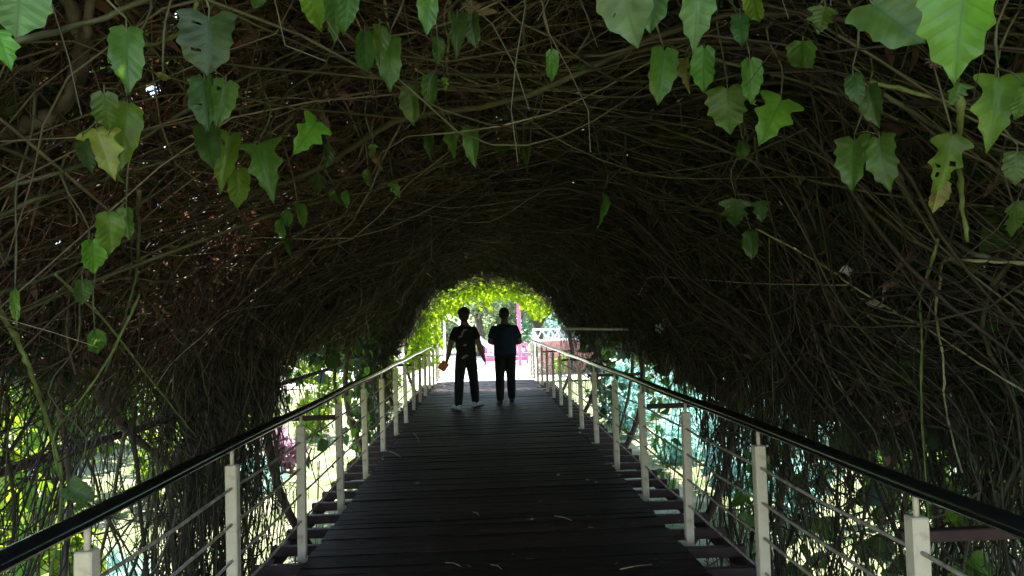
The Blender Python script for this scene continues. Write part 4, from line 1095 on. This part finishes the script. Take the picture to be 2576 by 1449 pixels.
def limb(mb, a, b, ra, rb, mid=None, n=5):
    a, b = Vector(a), Vector(b); ax = b - a
    rings = []
    for k in range(n + 1):
        t = k / n; r = ra + (rb - ra) * t
        if mid: r += mid * math.sin(math.pi * t)
        rings.append((a + ax * t, r, r, ax))
    mb.loft(rings); mb.ell(a, (ra,) * 3, 12, 8); mb.ell(b, (rb,) * 3, 12, 8)

SKIN = noisy('skin', [(0.3, (0.16, 0.085, 0.055)), (0.7, (0.24, 0.13, 0.085))], 20, .55, .05)
def hand(mb, w_, dirn, side, curl):
    """palm and five bent fingers; dirn: forearm direction, side: +1 when the thumb points to +x"""
    d = Vector(dirn).normalized(); fwd = Vector((0, 1, 0)); fwd = (fwd - d * fwd.dot(d)).normalized(); x = d.cross(fwd)
    w_ = Vector(w_)
    mb.loft([(w_, .026, .020, d), (w_ + d * .035, .030, .040, d), (w_ + d * .075, .026, .043, d), (w_ + d * .092, .016, .036, d)])
    for k, (o_, ln) in enumerate(((.032, .070), (.011, .080), (-.010, .074), (-.030, .058))):
        p0 = w_ + d * .085 + fwd * o_
        p1 = p0 + d * ln * .45 + x * side * curl * .012
        p2 = p1 + (d * .8 + x * side * curl * .8).normalized() * ln * .32
        p3 = p2 + (d * .4 + x * side * curl).normalized() * ln * .24
        mb.tube([p0, p1, p2, p3], [.0095, .009, .0082, .0068], 8)
    p0 = w_ + d * .03 + fwd * .034; p1 = p0 + (d * .6 + fwd * .75 + x * side * .2).normalized() * .036; p2 = p1 + (d + fwd * .25 + x * side * .3).normalized() * .032
    mb.tube([p0, p1, p2], [.0125, .0105, .008], 8)

def person(loc, label, J, shirt_mat, trouser_mat, shoe_mat, hair_mat, sleeve, hem, hair_kind):
    root = empty('person', loc, label, 'person')
    b = MB(); H = J['head']; N_ = J['neck']
    sh, hp = J['shw'], J['hpw']
    cx_, cy_ = J['pel'][0], J['pel'][1]
    nx_, ny_ = N_[0], N_[1]
    def tor(t): return (cx_ + (nx_ - cx_) * t, cy_ + (ny_ - cy_) * t)
    zp, zn = J['pel'][2], N_[2]
    prof = [(-.10, hp * .80, .095), (0, hp, .115), (.16, hp * .97, .112), (.36, hp * .97, .110), (.56, hp * 1.0, .115), (.74, sh * .84, .120), (.84, sh * .97, .115), (.91, sh * .84, .098), (.96, sh * .56, .078), (1.0, .070, .068), (1.08, .064, .066)]
    def torso(mb, grow, t0, t1, hemflare=0):
        r = []
        for (t, rx, ry) in prof:
            if t < t0 - 1e-6 or t > t1 + 1e-6: continue
            q = tor(t); r.append(((q[0], q[1], zp + (zn - zp) * t), rx + grow, ry + grow, (nx_ - cx_, ny_ - cy_, zn - zp)))
        mb.loft(r)
    torso(b, 0, -.1, 1.08)
    limb(b, (N_[0], N_[1], N_[2] - .02), (H[0], H[1] - .005, H[2] - .06), .068, .064)
    b.ell((H[0], H[1], H[2] + .02), (.088, .100, .116)); b.ell((H[0], H[1] + .022, H[2] - .058), (.068, .074, .070))
    b.ell((H[0], H[1] + .098, H[2] - .015), (.013, .018, .026), 8, 6)                          # nose
    for s in (-1, 1):
        b.ell((H[0] + s * .087, H[1] - .002, H[2] - .005), (.010, .020, .031), 8, 6)           # ears
        b.ell((H[0] + s * .032, H[1] + .082, H[2] + .012), (.013, .010, .009), 8, 6)           # brow and eye
    b.ell((H[0], H[1] + .088, H[2] - .062), (.024, .010, .010), 8, 6)                          # mouth
    t_ = MB(); s_ = MB(); shoes = []
    torso(s_, .018, hem, .94)
    q = tor(.97); s_.loft([((tor(.93)[0], tor(.93)[1], zp + (zn - zp) * .93), sh * .74, .09, (0, 0, 1)), ((q[0], q[1], zp + (zn - zp) * .985), .075, .075, (0, 0, 1))])
    torso(t_, .012, -.1, .20)
    for s, side in (('l', -1), ('r', 1)):
        hip, kn, an, toe = [Vector(J[s + k]) for k in ('hip', 'kn', 'an', 'toe')]
        limb(b, hip, kn, .080, .052, .004); limb(b, kn, an, .050, .036, .012)
        b.loft([(an + Vector((0, -.03, -.02)), .030, .03, (0, 0, -1)), (an + Vector((0, -.01, -.06)), .036, .05, (0, 0, -1))])
        limb(t_, hip, kn, .106, .088, .004); limb(t_, kn, an + Vector((0, 0, .015)), .086, .070, .006)
        f = (toe - an); f.z = 0; f.normalize()
        heel = an - f * .06; sm_ = MB(); lift = J.get(s + 'lift', 0.0)
        def at(u, h): return Vector((heel.x + f.x * u, heel.y + f.y * u, J[s + 'solez'] + h + lift * max(0, (.2 - u)) ))
        sm_.loft([(at(0, .048), .038, .044, f), (at(.03, .054), .047, .053, f), (at(.10, .054), .048, .054, f), (at(.17, .042), .052, .042, f), (at(.24, .030), .044, .028, f), (at(.275, .024), .028, .020, f)])
        sm_.loft([(at(.01, .07), .038, .04, (0, 0, 1)), (an + Vector((0, 0, .0)), .042, .046, (0, 0, 1))])
        shoes.append((sm_, at(.12, .006), f))
        S_, E_, W_ = [Vector(J[s + k]) for k in ('sh', 'el', 'wr')]
        limb(b, S_, E_, .056, .050, .004); limb(b, E_, W_, .049, .034, .008)
        hand(b, W_, W_ - E_, -side, J.get(s + 'curl', .6))
        limb(s_, S_ + Vector((0, 0, -.006)), S_ + (E_ - S_) * sleeve, .066, .076)
    body = remeshed(b, 'body', SKIN, .0085, 3); link('body', body, root, False)
    link('shirt', remeshed(s_, 'shirt', shirt_mat, .011, 5), root, False)
    link('trousers', remeshed(t_, 'trousers', trouser_mat, .011, 4), root, False)
    for sm_, c, f in shoes:
        link('shoe', remeshed(sm_, 'shoe', shoe_mat, .008, 3), root, False)
    h = MB()
    if hair_kind == 'bushy':
        h.ell((H[0], H[1] - .018, H[2] + .055), (.108, .116, .104)); h.ell((H[0], H[1] - .055, H[2] - .015), (.096, .066, .090))
        rr = random.Random(3)
        for k in range(70):
            a = rr.uniform(0, 6.28); e = rr.uniform(-.3, 1.5)
            p = Vector((H[0] + .100 * math.cos(a) * math.cos(e), H[1] - .02 + .100 * math.sin(a) * math.cos(e), H[2] + .050 + .095 * math.sin(e)))
            if p.y > H[1] + .06 and p.z < H[2] + .07: continue
            h.ell(p, (rr.uniform(.014, .026),) * 3, 8, 6)
    else:
        h.ell((H[0], H[1] - .012, H[2] + .040), (.098, .110, .104)); h.ell((H[0], H[1] - .045, H[2] - .015), (.092, .066, .074))
    link('hair', remeshed(h, 'hair', hair_mat, .009, 2), root, False)
    return root

def cloth(name, c, spread=.3, rough=.9):
    return noisy(name, [(0.3, tuple(q * (1 - spread) for q in c)), (0.7, tuple(q * (1 + spread) for q in c))], 12, rough, .25, bump_dist=.01)
HAIR = noisy('black_hair', [(0.3, (0.006, 0.005, 0.005)), (0.7, (0.016, 0.013, 0.012))], 60, .6, .5)
m_shirtA = cloth('dark_maroon_shirt', (0.012, 0.006, 0.009))
# pale printed marks on the shirt back
nt = m_shirtA.node_tree; L = nt.links.new
bb = nt.nodes['Principled BSDF']; base_sock = bb.inputs['Base Color'].links[0].from_socket
tc = nt.nodes.new('ShaderNodeTexCoord'); sp = nt.nodes.new('ShaderNodeSeparateXYZ'); L(tc.outputs['Object'], sp.inputs[0])
def nm(op, a, c=None):
    n = nt.nodes.new('ShaderNodeMath'); n.operation = op
    for k, q in enumerate((a, c)):
        if q is None: continue
        if hasattr(q, 'links'): L(q, n.inputs[k])
        else: n.inputs[k].default_value = q
    return n.outputs[0]
mask = None
for (px, pz, rx, rz, an) in ((-.035, 1.345, .085, .016, 1.15), (.01, 1.395, .045, .013, .3), (-.075, 1.29, .05, .010, .5), (.0, 1.13, .035, .018, .35), (.0, 1.13, .018, .007, .35), (-.01, .925, .055, .018, .55), (-.04, .895, .05, .010, .3), (.03, .945, .03, .014, -.2)):
    ux = nm('SUBTRACT', sp.outputs[0], px); uz = nm('SUBTRACT', sp.outputs[2], pz)
    a = nm('ADD', nm('MULTIPLY', ux, math.cos(an) / rx), nm('MULTIPLY', uz, math.sin(an) / rx))
    c = nm('ADD', nm('MULTIPLY', ux, -math.sin(an) / rz), nm('MULTIPLY', uz, math.cos(an) / rz))
    e = nm('LESS_THAN', nm('ADD', nm('MULTIPLY', a, a), nm('MULTIPLY', c, c)), 1.0)
    mask = e if mask is None else nm('MAXIMUM', mask, e)
mask = nm('MULTIPLY', mask, nm('LESS_THAN', sp.outputs[1], 0.0))
mx = nt.nodes.new('ShaderNodeMix'); mx.data_type = 'RGBA'; L(mask, mx.inputs[0]); L(base_sock, mx.inputs[6]); mx.inputs[7].default_value = (.26, .25, .27, 1); L(mx.outputs[2], bb.inputs['Base Color'])

JA = dict(pel=(.02, 0, .92), neck=(0, .03, 1.50), head=(-.005, .06, 1.655), shw=.170, hpw=.170,
          lhip=(-.075, 0, .90), lkn=(-.118, -.02, .50), lan=(-.138, -.24, .10), ltoe=(-.238, -.08, .02), lsolez=0.0,
          rhip=(.095, 0, .90), rkn=(.138, .16, .49), ran=(.160, .22, .10), rtoe=(.285, .36, .02), rsolez=0.0,
          lsh=(-.160, .02, 1.405), lel=(-.262, -.02, 1.135), lwr=(-.325, .05, .885), lcurl=1.0,
          rsh=(.160, .02, 1.405), rel=(.252, -.03, 1.140), rwr=(.325, .0, .90), rcurl=.6)
person((-.31, 13.42, 0), 'walker in a dark printed shirt, cargo trousers and white trainers', JA, m_shirtA, cloth('black_trousers', (0.006, 0.006, 0.008)), flat_mat('white_trainer', (.62, .60, .56)), HAIR, .52, -.10, 'bushy')
JB = dict(pel=(.0, 0, .91), neck=(0, .02, 1.50), head=(.0, .045, 1.655), shw=.212, hpw=.200,
          lhip=(-.095, 0, .90), lkn=(-.110, .0, .50), lan=(-.120, -.16, .10), ltoe=(-.16, .1, .02), lsolez=0.0,
          rhip=(.095, 0, .90), rkn=(.100, .06, .49), ran=(.105, .12, .10), rtoe=(.12, .4, .02), rsolez=0.0,
          lsh=(-.198, .0, 1.405), lel=(-.275, .0, 1.165), lwr=(-.15, .22, 1.13), lcurl=1.0,
          rsh=(.198, .0, 1.405), rel=(.275, .0, 1.145), rwr=(.15, .22, 1.12), rcurl=1.0)
person((.425, 13.9, 0), 'walker in a navy polo shirt and dark trousers with arms bent forward', JB, cloth('navy_shirt', (0.013, 0.026, 0.066)), cloth('dark_trousers', (0.007, 0.005, 0.006)), flat_mat('black_shoe', (.02, .018, .018)), HAIR, .58, -.02, 'short')

# orange case held in the left walker's hand
hc = Vector((-.31 - .365, 13.42 + .055, .78))
case = empty('notebook', hc, 'small orange and black notebook held in the left walker\'s hand', 'notebook')
R_ = Matrix.Rotation(math.radians(38), 3, 'Y') @ Matrix.Rotation(math.radians(-12), 3, 'Z')
MB().box(hc + Vector((-.035, -.0, -.02)), (.150, .012, .170), .003, R_).build('cover', flat_mat('orange_cover', (.75, .14, .03)), case)
MB().box(hc + Vector((-.030, .014, -.017)), (.140, .014, .160), .002, R_).build('pages', flat_mat('dark_pages', (.04, .03, .03)), case)

# ------------------------------------------------------------------ litter on the deck
dry = flat_mat('dry_leaf_scrap', (.17, .13, .085), .8, .5)
ORD = ['nearest'] + [q + ' nearest' for q in 'second third fourth fifth sixth seventh eighth ninth tenth eleventh twelfth thirteenth fourteenth fifteenth sixteenth seventeenth eighteenth nineteenth twentieth'.split()]
scraps = [(1335,1407),(1650,1408),(1665,1415),(1290,1395),(1360,1262),(1410,1155),(1560,1195),(1180,1425),(1255,1420),(1480,1300),(1710,1312),(1100,1310),(1215,1188),(1060,1205),(1550,1420),(1420,1385),(1325,1028),(1300,1072),(905,1360),(1120,1098)]
scraps.sort(key=lambda q: -q[1])
for k, (px, py) in enumerate(scraps):
    p = at_z(px, py, 0.006); s_ = random.uniform(.008, .022); a = random.uniform(0, 6.28)
    v = []
    for q in range(6):
        t = q * math.pi / 3; v.append((p[0] + s_ * (1.6 * math.cos(t) * math.cos(a) - .5 * math.sin(t) * math.sin(a)), p[1] + s_ * (1.6 * math.cos(t) * math.sin(a) + .5 * math.sin(t) * math.cos(a)), .007 + .006 * abs(math.sin(t * 1.5 + k))))
    o = MB().add(v + [(p[0], p[1], .012)], [(q, (q + 1) % 6, 6) for q in range(6)]).build('fallen_leaf', dry, None, True)
    tag(o, ORD[k] + ' to the viewer of the dry leaf scraps lying on the deck planks', 'fallen leaf', 'dry leaf scraps on the deck')
for k, (p0, p1) in enumerate(sorted([((1190,1288),(1205,1297)),((980,1135),(1010,1152)),((1395,1298),(1440,1310)),((1560,1432),(1640,1420)),((1040,1090),(1055,1112)),((1290,1032),(1325,1026)),((1235,1420),(1262,1432)),((1120,1415),(1160,1425))], key=lambda q: -q[0][1] - q[1][1])):
    a, b = at_z(*p0, .008), at_z(*p1, .008); m_ = (a + b) / 2 + np.array([.01, .01, .004])
    o = MB().tube([a, m_, b], [.004, .0035, .002], 6).build('fallen_twig', M['cane'], None, True)
    tag(o, ORD[k] + ' to the viewer of the short dry twigs lying on the deck', 'fallen twig', 'dry twigs on the deck')
